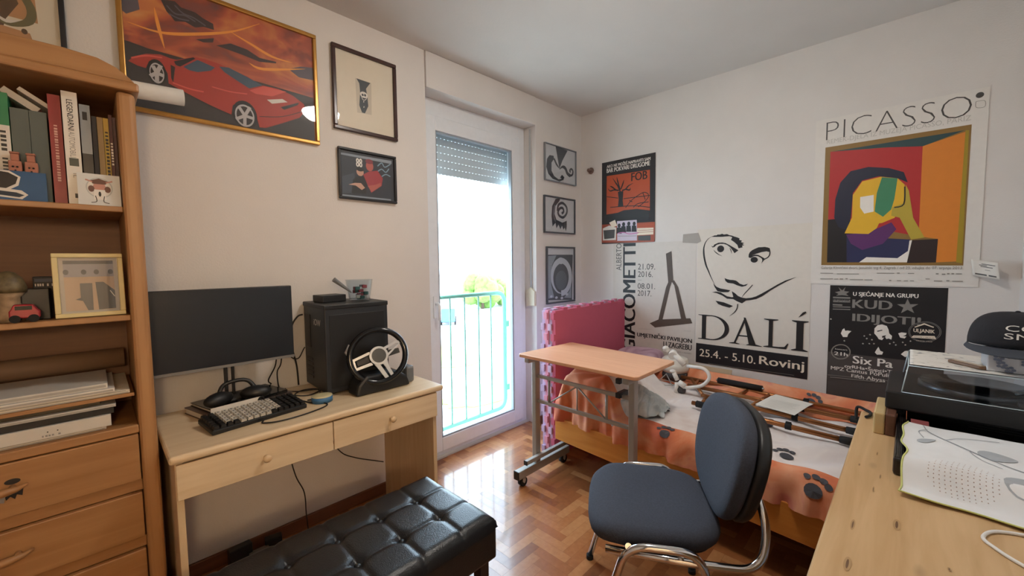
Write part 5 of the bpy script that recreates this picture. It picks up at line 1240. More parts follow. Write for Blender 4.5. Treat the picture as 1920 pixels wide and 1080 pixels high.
# ------------------------------------------------------------------ bed
BA = math.radians(-4.3)
BO = Vector((-1.11, -.575, 0))
BM = Matrix.Translation(BO) @ Matrix.Rotation(BA, 4, 'Z')
BWD, BLN = 1.03, 1.95
bd = thing('bed', 'single bed with orange lacquered pine frame along the poster wall', 'bed', BO, BA)
MB().box(-.012, .014, -BLN, 0, .205, .352).build('side_rail', M_PINEO, bd, bevel=.004)
MB().box(BWD - .02, BWD, -BLN, 0, .205, .352).build('side_rail', M_PINEO, bd, bevel=.004)
MB().box(.014, BWD - .02, -.024, 0, .205, .4).build('end_board', M_PINEO, bd, bevel=.004)
MB().box(.014, BWD - .02, -BLN, -BLN + .024, .205, .4).build('end_board', M_PINEO, bd, bevel=.004)
for (x, y) in ((.45, -.06), (BWD - .06, -.06), (.05, -BLN + .06), (BWD - .06, -BLN + .06)): MB().box(x - .03, x + .03, y - .03, y + .03, 0, .21).build('leg', M_PINEO, bd, bevel=.004)
MB().box(.03, BWD - .03, -BLN + .03, -.03, .27, .47).build('mattress', pm('mattress_ticking', '#CFCAC0', .9), bd, bevel=.03, seg=4)
M_ORG = ramp_mat('orange_bedspread', [(.3, '#C0624A'), (.45, '#D47C54'), (.6, '#DE9C78'), (.75, '#C46468')], (1, 1, 1), 3.2, 1.4, .9, bump=1.0, bscale=(13, 7, 8))
M_WHT = ramp_mat('white_bedspread_band', [(.3, '#D8CCC8'), (.5, '#E4DEDC'), (.75, '#D8D0D0')], (1, 1, 1), 5, 1.2, .9, bump=.5, bscale=(9, 9, 9))
M_PAW = pm('grey_paw_print', '#4A4A50', .9)
rn = random.Random(11)
WV = [(rn.uniform(6, 34), rn.uniform(6, 34), rn.uniform(0, 6.3), rn.uniform(.4, 1)) for _ in range(16)]
def wr(x, y, k=1.0):
    s = 0
    for (a, b_, p, w) in WV: s += w * math.sin(a * x + b_ * y * .8 + p) / (1 + .05 * (a + b_))
    return s * k
prof = [(-.03, .345), (-.026, .40), (-.02, .445), (.0, .478), (.05, .492), (.2, .496), (.4, .494), (.62, .494), (.78, .497), (.89, .512), (.935, .555), (.97, .578), (1.0, .562), (1.03, .47), (1.035, .36)]
cum = [0]
for i in range(1, len(prof)): cum.append(cum[-1] + math.hypot(prof[i][0] - prof[i - 1][0], prof[i][1] - prof[i - 1][1]))
def ss(a, b_, x): 
    t = max(0, min(1, (x - a) / (b_ - a))); return t * t * (3 - 2 * t)
def cover_pt(s, y):
    # s: arc length across (0 front hem), y: along the bed (0 head .. -BLN foot)
    i = 0
    while i < len(cum) - 2 and cum[i + 1] < s: i += 1
    f = (s - cum[i]) / (cum[i + 1] - cum[i])
    x = prof[i][0] + (prof[i + 1][0] - prof[i][0]) * f; z = prof[i][1] + (prof[i + 1][1] - prof[i][1]) * f
    top = ss(.08, .16, s) * (1 - ss(1.02, 1.12, s))
    front = 1 - ss(.06, .17, s)
    # pillow under the cover at the head
    pb = ss(-.52, -.36, y) * (1 - ss(-.09, -.0, y)) 
    px_ = ss(-.0, .14, s) * (1 - ss(.6, .8, s))
    z += .17 * pb * px_
    x += .02 * pb * front
    z += (.008 * wr(x * .8, y) + .006 * pb * px_ * math.sin(38 * y + 30 * x + 2 * math.sin(9 * x))) * (.3 + top) + .012 * math.exp(-((s - 1.0) / .1) ** 2) * math.sin(7 * y + 1) * 2
    x += front * (.013 * math.sin(27 * y + 2 * math.sin(6 * y)) + .009 * math.sin(58 * y + 14 * s + 1) + .005 * math.sin(97 * y - 20 * s)) * (1.1 - s / .2)
    z += front * (.008 * math.sin(7 * y + .5) + .004 * math.sin(31 * y)) * (1 - s / .2)
    if y > -.02: z = min(z, .47); 
    return Vector((x, y, z))
Ltot = cum[-1]
cv = MB()
def cmat(u, v):
    s = u * Ltot; y = -v * (BLN - .02)
    if .185 < s < .9 and y < -.34: return M_WHT
    if .35 < s < .9: return M_WHT
    return M_ORG
cv.grid(lambda u, v: cover_pt(u * Ltot, -.005 - v * (BLN - .03)), 72, 150, cmat)
# paw prints that lie in the cloth
def paw(s0, y0, k=1.0, rot=0.0):
    cv.use(M_PAW)
    def blob(ds, dy, rs, ry):
        c, sn = math.cos(rot), math.sin(rot); ps = []
        for q in range(14):
            a_, b_ = ds * k + rs * k * math.cos(2 * PI * q / 14), dy * k + ry * k * math.sin(2 * PI * q / 14)
            ss_, yy = s0 + a_ * c - b_ * sn, y0 + a_ * sn + b_ * c
            p = cover_pt(ss_, yy); e1 = cover_pt(ss_ + .004, yy) - p; e2 = cover_pt(ss_, yy + .004) - p
            nn = e1.cross(e2).normalized()
            if nn.z < 0 and nn.x > 0: nn = -nn
            if nn.z < 0: nn = -nn
            ps.append(cv.v(p + nn * .0045))
        ctr = Vector((0, 0, 0))
        for w in ps: ctr += w.co
        cc = cv.v(ctr / 14)
        for q in range(14): cv.face([ps[q], ps[(q + 1) % 14], cc])
    blob(0, 0, .026, .03)
    for (ds, dy, r) in ((.04, -.034, .014), (.052, -.01, .015), (.05, .016, .015), (.034, .04, .013)): blob(ds, dy, r * .8, r)
for q in ((.13, -.75, .9, .2), (.1, -1.38, 1, -.3), (.26, -1.25, .9, .5), (.62, -1.33, .9, .3), (.56, -1.08, 1, .1), (1.06, -1.16, .9, -.5), (.34, -.62, .8, .2), (.2, -1.05, .7, 1.2), (.45, -1.5, .9, -.2)): paw(*q)
cv_o = cv.build('bedspread', None, None, fixn=False)
cv_o.matrix_world = BM
tag(cv_o, 'orange bedspread with white band and dark paw prints over the bed', 'bedspread')
def onbed(x, y): return BM.inverted() @ Vector((x, y, 0))
def bedz(x, y):
    p = onbed(x, y); best = .5
    s = 0
    while s < Ltot:
        q = cover_pt(s, p.y)
        if abs(q.x - p.x) < .008 and s > .17: best = q.z; break
        s += .006
    return best

# ------------------------------------------------------------------ things on the bed
t = thing('rolled_blanket', 'lilac pink rolled blanket with black scribble by the wall at the bed head', 'blanket', (-.26, -.72, bedz(-.26, -.72) - .004), 0)
def rb(u, v):
    a_ = 2 * PI * u; y = .165 - .33 * v; e = math.sqrt(max(.0, 1 - (2 * abs(v - .5)) ** 6)) * .9 + .1
    r = e * (1 + .06 * math.sin(3 * a_ + 5 * y) + .04 * math.sin(9 * y + 2 * a_))
    return (.15 * r * math.cos(a_), y, .085 + .085 * r * math.sin(a_))
g = MB().grid(rb, 28, 24, closed_u=True); g.build('roll', ramp_mat('lilac_blanket', [(.3, '#8E6A80'), (.5, '#B89AA8'), (.7, '#C9B4BC')], (1, 1, 1), 4, 1, .9), t)
sb = MB(); rnd = random.Random(2)
for k in range(9):
    v = .38 + k * .045
    pts = [Vector(rb((155 + rnd.uniform(-10, 10)) / 360, v + d)) + Vector((-.002, 0, .001)) for d in (0, .012, .024)]
    pts[1] += Vector((-.004, 0, -.02 if k % 2 else .02))
    sb.tube(bez(pts, 3), .0022, 5)
sb.build('scribble', M_BLACK, t)
t = thing('plastic_container', 'round white plastic container with dark foot on the bed by the wall', 'container', (-.24, -.985, bedz(-.24, -.985) - .003))
MB().lathe([(.085, 0), (.088, .03), (.08, .05)], seg=28).build('foot', pm('dark_grey_plastic', '#3A3A3C', .5), t)
MB().lathe([(.082, .05), (.094, .07), (.094, .11), (.09, .112), (.09, .14), (.08, .15), (.05, .155)], seg=28).build('body', pm('ivory_plastic', '#D8D4CA', .4), t)
t = thing('wire_stand', 'small grey wire stand on the bed under the white container', 'wire stand', (-.42, -1.0, bedz(-.42, -1.0)))
w_ = MB().tube([(.06 * math.cos(k * PI / 10), .06 * math.sin(k * PI / 10), .008) for k in range(20)], .003, 6, closed=True)
for k in range(3): w_.tube([(.06 * math.cos(k * 2.1), .06 * math.sin(k * 2.1), .008), (0, 0, .07)], .003, 6)
w_.build('wire', M_STEEL, t)
t = thing('cardboard_strip', 'beige cardboard strip leaning on the wall under the face poster', 'cardboard', (-.07, -1.14, bedz(-.09, -1.14) + .002), 0)
MB().box(-.004, .004, -.17, .13, 0, .075, Matrix.Rotation(.35, 4, 'Y')).build('strip', pm('beige_card', '#B8A488', .8), t, bevel=.001)
# crumpled blue grey cloth hanging over the edge
zb = .5
t = thing('crumpled_garment', 'crumpled pale blue grey garment lying at the bed edge behind the table leg', 'garment', (-.98, -1.08, zb))
def gar(u, v):
    a_ = 2 * PI * u; r = v
    x = (.16 + .025 * math.sin(3 * a_) + .012 * math.sin(7 * a_ + 1)) * r * math.cos(a_); y = (.19 + .025 * math.sin(2 * a_ + 1) + .012 * math.sin(9 * a_)) * r * math.sin(a_)
    f = math.sin(52 * x + 26 * y + 3.4 * math.sin(17 * y + 3) + 2.4 * math.sin(21 * x))
    g_ = math.sin(30 * y - 52 * x + 2.5 * math.sin(16 * x + 1))
    h = .085 * (1 - r ** 2.4) + (.022 * (1 - abs(f)) * 1.5 + .011 * g_) * (1 - .4 * r)
    z = h
    if x < -.12: z -= (-.12 - x) * 1.6
    return (x, y, z + .006)
MB().grid(gar, 110, 44, closed_u=True).build('cloth', ramp_mat('blue_grey_cloth', [(.36, '#B8C8D0'), (.5, '#D4DFE4'), (.64, '#E0E8EC')], (1, 3, 1), 9, 1.2, .9, bump=1.0, bscale=(40, 18, 25)), t, solid=.003)
# white bent tube with two clamps
t = thing('clamp_handle', 'white bent plastic tube with a clamp at each end on the bed', 'handle', (-.55, -1.19, .485))
pth = fillet([(0, -.0, .195), (0, -.11, .2), (0, -.145, .15), (0, -.1, .085), (0, .01, .05), (0, .06, .075)], .035)
MB().tube(pth, .0105, 12).build('tube', pm('white_plastic', '#E2DED8', .35), t)
cp = MB()
cp.tube([(0, .015, .2), (0, .085, .26)], .019, 14).tube([(-.02, .085, .25), (.02, .1, .262)], .026, 14).tube([(-.0, .115, .27), (0, .15, .285)], .016, 12).ball((0, .14, .29), (.03, .018, .016), 12, 8)
cp.build('clamp', pm('white_plastic', '#E2DED8', .35), t)
cp = MB()
cp.tube([(0, .062, .075), (0, .066, .012)], .014, 12).tube([(0, .06, .09), (0, .085, .14)], .014, 12).ball((0, .09, .145), (.02, .02, .012), 12, 8).tube([(0, .01, .06), (0, .05, .08)], .018, 12)
cp.build('clamp', pm('white_plastic', '#E2DED8', .35), t)
MB().tube([(.015, .02, .035), (.015, .055, .03)], .025, 16).build('clamp_pad', pm('dark_grey_plastic', '#3A3A3C', .5), t)
# folded walking frame
t = thing('walking_frame', 'folded bronze coloured walking frame lying on the bed', 'walking frame', (-.5, -1.6, .0)); ZW = .528
def W(x, y, z=0): return (x + .5, y + 1.6, ZW + z)
TL = [((-.285, -1.04), (-.35, -2.05)), ((-.45, -1.16), (-.475, -2.0)), ((-.6, -1.3), (-.665, -2.0)), ((-.775, -1.31), (-.815, -1.99))]
for k, (p, q) in enumerate(TL):
    MB().tube([W(*p), W(*q)], .0125, 12).build('leg', M_BRONZE, t)
    f_ = 1.0
    e_ = ((q[0] - p[0]), (q[1] - p[1])); ln = math.hypot(*e_); d_ = (e_[0] / ln, e_[1] / ln)
    MB().tube([W(q[0] - d_[0] * .005, q[1] - d_[1] * .005), W(q[0] + d_[0] * .05, q[1] + d_[1] * .05)], [.0165, .019], 14).build('rubber_tip', M_RUB, t)
    yc = -1.785; xc = p[0] + (q[0] - p[0]) * (yc - p[1]) / (q[1] - p[1])
    MB().tube([W(xc, yc + .014), W(xc, yc - .014)], .017, 12).cbox(W(xc, yc, .016), (.014, .024, .014)).build('height_clip', M_RUB, t, bevel=.002)
    if k in (0, 3):
        ya, yb = (-1.3, -1.56) if k == 0 else (-1.335, -1.46)
        xa, xb = [p[0] + (q[0] - p[0]) * (y - p[1]) / (q[1] - p[1]) for y in (ya, yb)]
        dz = .028 if k == 0 else 0
        MB().tube([W(xa, ya, dz), W(xb, yb, dz)], .019, 14).build('foam_grip', M_RUB, t)
        if k == 0: MB().tube([W(xa, ya + .01, dz), W(xb, yb - .01, dz)], .008, 10).build('grip_core', M_CHROME, t)
for (p, q) in (((-.31, -1.48), (-.46, -1.46)), ((-.315, -1.6), (-.63, -1.57)), ((-.29, -1.12), (-.6, -1.31)), ((-.6, -1.33), (-.775, -1.36)), ((-.29, -1.17), (-.45, -1.2))):
    MB().tube([W(*p), W(*q)], .0095, 10).build('cross_bar', M_BRONZE, t)
for k, (pts, lb) in enumerate((([(-.64, -1.6), (-.42, -1.63), (-.47, -1.82), (-.69, -1.79)], 'white printed sheet lying across the walking frame, upper one'), ([(-.46, -1.62), (-.36, -1.64), (-.41, -1.83), (-.5, -1.81)], 'white sheet lying across the walking frame, half under the other'))):
    zz = ZW + .0205 + .004 * (1 - k)
    t2 = thing('paper_sheet', lb, 'paper', ((pts[0][0] + pts[2][0]) / 2, (pts[0][1] + pts[2][1]) / 2, zz))
    s_ = MB().prism([(x, y) for x, y in pts], zz, zz + .0012, 'z').build('sheet', M_PAPER, t2, off=t2.location)
    if k == 0:
        a = Art((0, 0, .0013), (-.06, -.99, 0), (.99, -.06, 0))
        for q in range(6): a.rect(acol('pale_grey'), -.07, -.08 + q * .026, .05 + .01 * (q % 3), -.075 + q * .026)
        a.build('print', t2, (0, 0, 0))

# ------------------------------------------------------------------ visitor chair
CHR = math.atan2(-(-.53), .85)   # local +y (front) points towards the balcony door
ch = thing('visitor_chair', 'charcoal upholstered chair with chrome tube frame in the middle of the room', 'chair', (-1.75, -1.53, 0), CHR)
def squircle(hx, hy, n=40, p=3.4, taper=0.0):
    o = []
    for k in range(n):
        a_ = 2 * PI * k / n; c, s = math.cos(a_), math.sin(a_)
        x = hx * math.copysign(abs(c) ** (2 / p), c); y = hy * math.copysign(abs(s) ** (2 / p), s)
        o.append((x * (1 + taper * y / hy), y))
    return o
def pad(hx, hy, prof, name, par, M, mat, p=3.4, taper=0, dish=None):
    b = MB(); rings = []
    for (k, z) in prof:
        rings.append([b.v(M @ Vector((x, y, z + (dish(x, y) if dish else 0)))) for x, y in squircle(hx * k, hy * k, 44, p, taper)])
    for i in range(len(rings) - 1):
        for k in range(44): b.face([rings[i][k], rings[i][(k + 1) % 44], rings[i + 1][(k + 1) % 44], rings[i + 1][k]], True)
    b.face(rings[0][::-1], True); b.face(rings[-1], True)
    return b.build(name, mat, par)
SP = [(.86, .0), (.95, .004), (.985, .016), (1, .032), (.985, .048), (.94, .058), (.85, .063), (.6, .066), (.3, .067), (.02, .067)]
pad(.238, .222, SP, 'seat', ch, Matrix.Translation((0, .01, .425)), M_FABRIC, 3.6, .05, lambda x, y: -.018 * ss(.12, .22, y) - .010 * math.exp(-(x * x + y * y) / .02))
pad(.215, .2, [(.7, -.004), (.98, -.002), (1, .006), (.9, .01)], 'seat_shell', ch, Matrix.Translation((0, .01, .415)), M_BLACK, 3.6)
MBk = Matrix.Translation((0, -.25, .665)) @ Matrix.Rotation(math.radians(12), 4, 'X') @ Matrix.Rotation(PI / 2, 4, 'X')
BP = [(.02, -.03), (.6, -.03), (.9, -.026), (.98, -.014), (1, .0), (.985, .016), (.93, .026), (.8, .031), (.4, .033), (.02, .033)]
# pad plane: local x = width, local y = height, +z of the pad faces backwards
pad(.25, .192, [(a_, -z) for a_, z in BP][::-1], 'backrest', ch, MBk, M_FABRIC, 2.6, .1, lambda x, y: -.10 * x * x * 4 * .9)
pad(.243, .186, [(.6, .024), (.99, .024), (1.01, .034), (1, .05), (.96, .062), (.5, .068), (.02, .068)], 'back_shell', ch, MBk, M_BLACK, 2.6, .1, lambda x, y: -.10 * x * x * 4 * .9)
R_ = .0115
for s in (-1, 1):
    loop = fillet([(s * .266, .235, .012), (s * .27, .105, .462), (s * .27, -.115, .462), (s * .266, -.2, .012)], .07, 8)
    MB().tube(loop, .0125, 14).build('leg_frame', M_CHROME, ch)
    for yy in (.235, -.2): MB().cyl((s * .266, yy, 0), (s * .266, yy, .02), .0155, 14).build('foot_cap', M_RUB, ch)
    MB().tube(fillet([(s * .225, .17, .41), (s * .246, -.1, .412), (s * .25, -.285, .418), (s * .222, -.31, .55), (s * .15, -.285, .64)], .07, 8), .0125, 14).build('back_support', M_CHROME, ch)
for yy in (.1, -.06): MB().tube([(-.268, yy, .455), (-.2, yy, .408), (.2, yy, .408), (.268, yy, .455)], .0105, 12).build('seat_bar', M_CHROME, ch)

# ------------------------------------------------------------------ pine desk at right
PT = .72
PDx0, PDx1, PDy0, PDy1 = -2.72, -.955, YS + .006, -2.064
PL = ((PDx0 + PDx1) / 2, (PDy0 + PDy1) / 2, 0)
pdk = thing('pine_desk', 'knotty pine desk top in the right foreground', 'desk', PL, 0)
wx, wy = (PDx1 - PDx0) / 2, (PDy1 - PDy0) / 2
MB().box(-wx, wx, -wy, wy, PT - .03, PT).build('desktop', M_PINE, pdk, bevel=.006, seg=3)
for s in (-1, 1): MB().box(s * (wx - .39) - .0125, s * (wx - .39) + .0125, -wy + .02, wy - .03, 0, PT - .0305).build('side_panel', M_PINE, pdk, bevel=.003)
MB().box(-wx + .41, wx - .41, -wy + .02, -wy + .04, .3, PT - .031).build('back_panel', M_PINE, pdk)
kn_ = MB(); rnd = random.Random(4)
ka = Art((0, 0, PT), (1, 0, 0), (0, 1, 0))
kd, km = pm('dark_knot', '#6E5038', .5), pm('knot_ring', '#B08E62', .45)
for (x, y, r, l) in ((-1.93, -2.115, .006, .03), (-1.86, -2.19, .010, .03), (-2.1, -2.12, .009, .03), (-1.55, -2.1, .004, .012), (-1.6, -2.15, .003, .02), (-1.42, -2.135, .003, .02), (-1.98, -2.27, .004, .008), (-1.7, -2.14, .003, .02)):
    X, Y = x - PL[0], y - PL[1]
    ka.ell(km, X, Y, l * .9, r * .7); ka.ell(kd, X, Y, l * .6, r * .25)
ka.build('knots', pdk, (0, 0, 0))
t = thing('wooden_block', 'two tone beige and brown wooden block on the pine desk', 'wooden block', (-1.1, -2.153, PT))
MB().box(-.115, .115, .009, .04, 0, .078).build('pale_half', pm('beige_lacquer', '#C8AE7C', .4), t, bevel=.005)
MB().box(-.115, .115, -.0195, .0085, 0, .078).build('dark_half', wood('walnut', '#5A3A2C', '#6E4A38', .4, 'X'), t, bevel=.005)
# low black player
DV = (-1.22, -2.37, PT)
t = thing('record_deck', 'low black record deck with tinted lid at the front of the pine desk', 'record player', DV)
MB().box(-.335, .33, -.195, .17, .008, .04).build('plinth', M_BLACK, t, bevel=.006)
MB().box(-.338, .333, .1715, .196, .0, .052).build('side_bar', pm('dark_walnut', '#2A2220', .35), t, bevel=.008)
rb_ = MB()
for k in range(5): rb_.box(-.33, .325, .173 + k * .0045, .175 + k * .0045, .0515, .0535)
rb_.build('grooves', M_BLACKG, t)
for sx in (-.29, .29):
    for sy in (-.16, .12): MB().cyl((sx, sy, 0), (sx, sy, .009), .016, 12).build('foot', M_RUB, t)
MB().lathe([(.148, 0), (.148, .006), (.14, .008), (.005, .008)], (-.05, -.03, .0405), 40).build('platter', pm('dark_platter', '#2A2A2C', .4), t)
MB().box(-.33, .325, -.19, .165, .056, .0585).build('lid', glass('smoked_lid', (.30, .31, .33), rough=.03), t)
lw = MB()
for q in ((-.33, .325, -.19, -.187), (-.33, .325, .162, .165)): lw.box(q[0], q[1], q[2], q[3], .041, .0555)
for q in ((-.33, -.327), (.322, .325)): lw.box(q[0], q[1], -.187, .162, .041, .0555)
lw.build('lid_wall', glass('smoked_lid', (.30, .31, .33)), t)
a = Art((0, 0, .0586), (0, -1, 0), (1, 0, 0)); a.marks(wp, -.14, .27, -.06, .285, 10)
for k in range(4): a.rect(pm('lid_line', '#5A5C60', .3), -.02 + .02 * k, .1 + .03 * k, .15, .102 + .03 * k)
a.rect(pm('lid_reflection_red', '#8E4A4A', .5), -.16, -.2, -.115, .07); a.build('lid_print_and_reflection', t, (0, 0, 0))  # the red strip is a pink reflection on the glossy lid, drawn flat
# cloth over it
t = thing('tea_cloth', 'white leaf patterned cloth with lime hem over the black record deck', 'cloth', (-1.45, -2.38, PT))
def clo(u, v):
    x = -.245 + u * .47; y = .185 - v * .375
    e = .006 * math.sin(9 * y + 2) 
    yy = y + .005 * math.sin(20 * x) + .004 * math.sin(43 * x + 1)
    xx = x + .006 * math.sin(16 * y) + .004 * math.sin(37 * y)
    z = .0635
    fr_ = ss(-.109, -.2, x)
    z = .0635 * (1 - fr_) + .006 * fr_
    z += .0035 * math.sin(14 * x + 9 * y) * math.sin(11 * y + 2) + .0022 * math.sin(31 * x - 17 * y) + .003
    return (xx, yy, z)
cg = MB().grid(clo, 110, 90); cl_o = cg.build('cloth', pm('white_cotton', '#DCDCDC', .9), t, solid=.0012)
hm = MB()
def rim_pts():
    o = [clo(0, k / 30) for k in range(31)] ; return o
hm.tube([Vector(q) + Vector((0, 0, .001)) for q in [clo(1 - k / 30, 0) for k in range(31)] + [clo(0, k / 30) for k in range(1, 31)]], .0022, 6)
hm.build('hem', pm('lime_hem', '#C6C87A', .8), t)
pr = MB()
def onc(u, v): return Vector(clo(u, v)) + Vector((0, 0, .0018))
def cpoly(m, pts):
    pr.use(m)
    c = Vector((0, 0, 0)); P_ = [onc(*q) for q in pts]
    for q in P_: c += q
    cc = pr.v(onc(sum(q[0] for q in pts) / len(pts), sum(q[1] for q in pts) / len(pts))); V_ = [pr.v(q) for q in P_]
    for k in range(len(V_)): pr.face([V_[k], V_[(k + 1) % len(V_)], cc])
def cline(m, pts, w):
    pr.use(m); q = [(p.x, p.y) for p in bez([(a_, b_, 0) for a_, b_ in pts], 8)]
    for i in range(len(q) - 1):
        dx, dy = q[i + 1][0] - q[i][0], q[i + 1][1] - q[i][1]; l_ = math.hypot(dx, dy) or 1; nx, ny = -dy / l_ * w, dx / l_ * w
        pr.face([pr.v(onc(q[i][0] + nx, q[i][1] + ny)), pr.v(onc(q[i + 1][0] + nx, q[i + 1][1] + ny)), pr.v(onc(q[i + 1][0] - nx, q[i + 1][1] - ny)), pr.v(onc(q[i][0] - nx, q[i][1] - ny))])
LG, TG, BG = pm('leaf_grey', '#A4A8AC', .9), pm('stem_grey', '#8E9094', .9), pm('dot_brown', '#B09A8E', .9)
cline(TG, [(.98, .1), (.75, .22), (.55, .45), (.42, .75), (.36, .98)], .004); cline(TG, [(.72, .25), (.86, .4), (.92, .55)], .003); cline(TG, [(.6, .38), (.5, .42), (.45, .5)], .003); cline(TG, [(.9, .15), (.8, .1), (.7, .12)], .003)
def leaf(m, cu, cv_, a_, l_, w_):
    pts = []
    for k in range(20):
        th_ = 2 * PI * k / 20; x = l_ * math.cos(th_); y = w_ * math.sin(th_) * (1 - .35 * math.cos(th_))
        pts.append((cu + x * math.cos(a_) - y * math.sin(a_), cv_ + x * math.sin(a_) + y * math.cos(a_)))
    cpoly(m, pts)
leaf(LG, .6, .52, 1.4, .1, .06); leaf(LG, .3, .62, 1.2, .13, .085); leaf(LG, .66, .14, 1.0, .06, .03); leaf(LG, .25, .92, .6, .08, .05)
for i in range(13):
    for j in range(13):
        u, v = .12 + i * .018, .14 + j * .028
        if ((u - .228) / .12) ** 2 + ((v - .31) / .18) ** 2 < 1: cpoly(BG, [(u + .0032 * math.cos(q), v + .004 * math.sin(q)) for q in (0, 1.57, 3.14, 4.71)])
pr.build('leaf_print', None, t)
# turntable behind
TT = (-.95, -2.355, PT + .0605)
t = thing('turntable', 'black turntable under a clear dust cover at the back of the pine desk', 'record player', TT)
MB().box(-.19, .19, -.205, .215, .02, .085).build('plinth', M_BLACK, t, bevel=.006)
for sx in (-.15, .15):
    for sy in (-.17, .18): MB().cyl((sx, sy, 0), (sx, sy, .022), .02, 14).build('foot', M_RUB, t)
MB().lathe([(.15, 0), (.15, .018), (.142, .022), (.004, .022)], (0, -.02, .0855), 44).build('platter', pm('platter_grey', '#55585C', .3, .6), t)
MB().lathe([(.146, 0), (.146, .003), (.004, .003)], (0, -.02, .108), 44).build('record', M_BLACKG, t)
MB().tube(bez([(.14, -.17, .13), (.05, -.168, .132), (-.04, -.15, .128), (-.1, -.1, .118)]), .004, 8).cyl((.14, -.17, .0855), (.14, -.17, .14), .018, 16).build('tonearm', M_SILV, t)
# cover: five clear walls that lean in a little
cx0, cx1, cy0, cy1, cz0, cz1, k_ = -.182, .182, -.198, .172, .086, .183, .014
def frust(b, th):
    o = [(cx0, cy0, cz0), (cx1, cy0, cz0), (cx1, cy1, cz0), (cx0, cy1, cz0)]
    u = [(cx0 + k_, cy0 + k_, cz1), (cx1 - k_, cy0 + k_, cz1), (cx1 - k_, cy1 - k_, cz1), (cx0 + k_, cy1 - k_, cz1)]
    V = [b.v(p) for p in o + u]
    for i in range(4): b.face([V[i], V[(i + 1) % 4], V[4 + (i + 1) % 4], V[4 + i]])
    b.face([V[4], V[5], V[6], V[7]]); return b
frust(MB(), 0).build('dust_cover', glass('clear_dust_cover', (.86, .88, .9), rough=.02), t, solid=.0025)
MB().box(-.15, -.06, -.19, -.1, .0856, .1).build('control_panel', pm('dark_grey_plastic', '#3A3A3C', .5), t, bevel=.003)
V8 = [(cx0, cy0, cz0), (cx0, cy1, cz0), (cx0 + k_, cy0 + k_, cz1), (cx0 + k_, cy1 - k_, cz1), (cx1 - k_, cy0 + k_, cz1), (cx1 - k_, cy1 - k_, cz1), (cx1, cy1, cz0)]
ed = MB()
for i_, j_ in ((0, 2), (1, 3), (2, 3), (3, 5), (4, 5), (5, 6), (0, 1)): ed.tube([V8[i_], V8[j_]], .0018, 6)
ed.build('cover_edge_glint', pm('edge_glint_pale', '#C4D2D6', .1), t)  # pale rods stand in for the bright glint along the cover edges
t = thing('cover_cloth', 'white speckled cloth spread on the clear turntable cover', 'cloth', (-.95, -2.365, TT[2] + .1865))
MB().grid(lambda u, v: (-.165 + .33 * u, .165 - .33 * v, .0015 + .0012 * math.sin(19 * u) * math.sin(23 * v)), 30, 30).build('cloth', ramp_mat('speckled_cloth', [(.36, '#8E8E8E'), (.42, '#D8D4CC'), (.8, '#DEDAD4')], (1, 1, 1), 26, .5, .9), t, solid=.0012)
ZL = TT[2] + .1895
t = thing('wooden_comb', 'flat brown wooden comb like piece on the white cloth', 'comb', (-1.03, -2.345, ZL + .001), .75)
MB().prism([(-.06, -.012), (.05, -.014), (.062, -.004), (.055, .012), (-.05, .014), (-.062, .004)], 0, .01, 'z').build('body', wood('dark_olive_wood', '#5E4432', '#7A5A40', .4, 'X'), t, bevel=.003)
MB().prism([(-.055, -.006), (.045, -.008), (.05, .002), (-.05, .006)], .0102, .0125, 'z').build('top_edge', pm('pale_edge', '#B8A48C', .5), t)
t = thing('tin_box', 'pale box with blue floral print under the black cap', 'box', (-1.0, -2.47, ZL + .001))
MB().box(-.08, .08, -.085, .085, 0, .078).build('box', pm('pale_tin', '#C4C6CC', .35), t, bevel=.004)
a = Art((-.08, 0, 0), (0, -1, 0), (0, 0, 1), clip=(-.084, .002, .084, .076)); rnd = random.Random(8); fb_ = pm('floral_blue', '#6A7288', .5)
for k in range(14):
    u, v = rnd.uniform(-.07, .08), rnd.uniform(.01, .07)
    for q in range(5): a.ell(fb_, u + .008 * math.cos(q * 1.26), v + .008 * math.sin(q * 1.26), .0055, .0045, 8)
    a.stroke(fb_, .0016, [(u, v), (u + rnd.uniform(-.02, .02), v - .015)])
a.build('floral_print', t, (0, 0, 0))
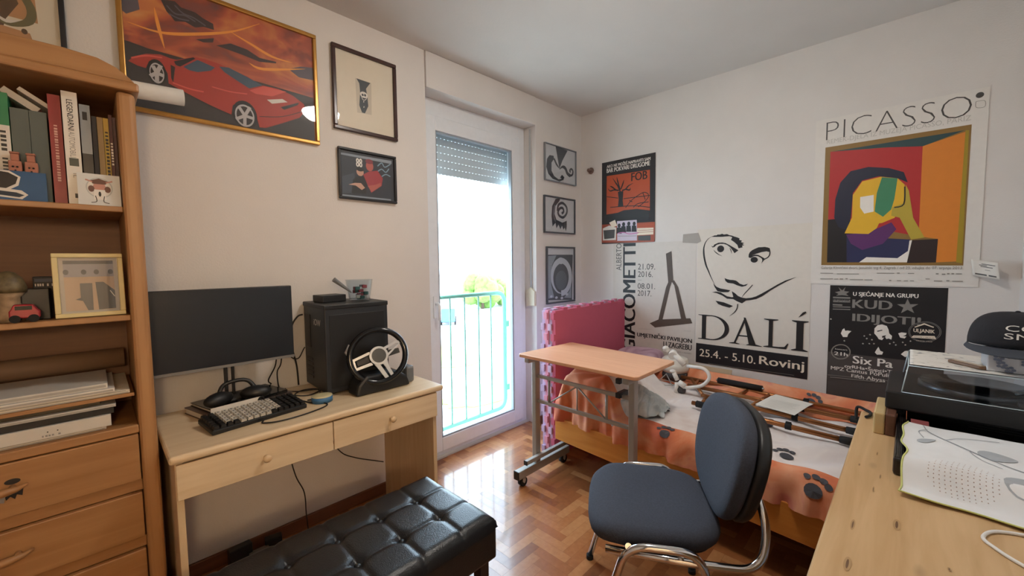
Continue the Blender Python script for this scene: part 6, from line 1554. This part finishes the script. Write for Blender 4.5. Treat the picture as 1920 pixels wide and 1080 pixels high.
# cap
t = thing('baseball_cap', 'black cap with white lettering resting on the floral box', 'cap', (-.99, -2.455, ZL + .0795), math.radians(180))
CAPM = pm('cap_cloth', '#1B1B20', .9, noise=.1, nscale=200, bump=.2, bscale=400)
def crown(u, v):
    a_ = 2 * PI * u; ph = v * PI / 2
    rx, ry, h = .098, .112, .112
    k = math.cos(ph) ** .62
    return (rx * k * math.cos(a_) , ry * k * math.sin(a_), .004 + h * math.sin(ph) ** .85)
MB().grid(crown, 40, 14, closed_u=True).build('crown', CAPM, t, solid=.002)
def brim(u, v):
    a_ = -PI / 2 * 1.12 + PI * 1.12 * u; r = 1 + v * .62 * math.cos((u - .5) * PI * .98) ** .8 if abs(u - .5) < .5 else 1
    return (.098 * r * math.cos(a_) + .001, .112 * (1 + (r - 1) * .35) * math.sin(a_), .002 - .018 * v * math.cos((u - .5) * 2.4) + .012 * (abs(u - .5) * 2) ** 2 * 0)
MB().grid(brim, 26, 8).build('brim', pm('brim_cloth', '#3A3E46', .9), t, solid=.004)
MB().ball((0, 0, .116), (.007, .007, .005), 10, 6).build('button', CAPM, t)
lt = MB().use(wp)
def oncap(y, z):
    # front of the crown at height z, width y
    h = (max(0, (z - .004) / .112)) ** (1 / .85); ph = math.asin(min(1, h)); k = math.cos(ph) ** .62
    return Vector((.0995 * k * math.cos(y), .1135 * k * math.sin(y), z))
for s_, y0, y1, z0, z1 in (('COL', -.34, .56, .06, .079), ('SNA', -.34, .56, .034, .053)):
    vs_, fs_ = text_geo(s_, .5)
    V = [lt.v(oncap(y0 + (y1 - y0) * x, z0 + (z1 - z0) * y)) for x, y in vs_]
    for f_ in fs_: lt.face([V[i] for i in f_])
lt.build('lettering', None, t, fixn=False)
cable('white charging cable looped at the front of the pine desk', [(-1.75, -2.5, PT + .005), (-1.72, -2.42, PT + .004), (-1.745, -2.355, PT + .004), (-1.795, -2.33, PT + .004), (-1.83, -2.345, PT + .004), (-1.87, -2.38, PT + .004), (-1.93, -2.46, PT + .004)], .0038, pm('white_cable', '#E4E2DE', .4))
tag(MB().tube(bez([(-.965, -2.05, .68), (-.945, -2.05, .728), (-.965, -2.08, .7275), (-.99, -2.095, .7275), (-1.03, -2.095, .7275), (-1.06, -2.085, .7275)], 6), .0055, 8).build('strap', M_RUB), 'black strap curling over the far corner of the pine desk', 'strap')
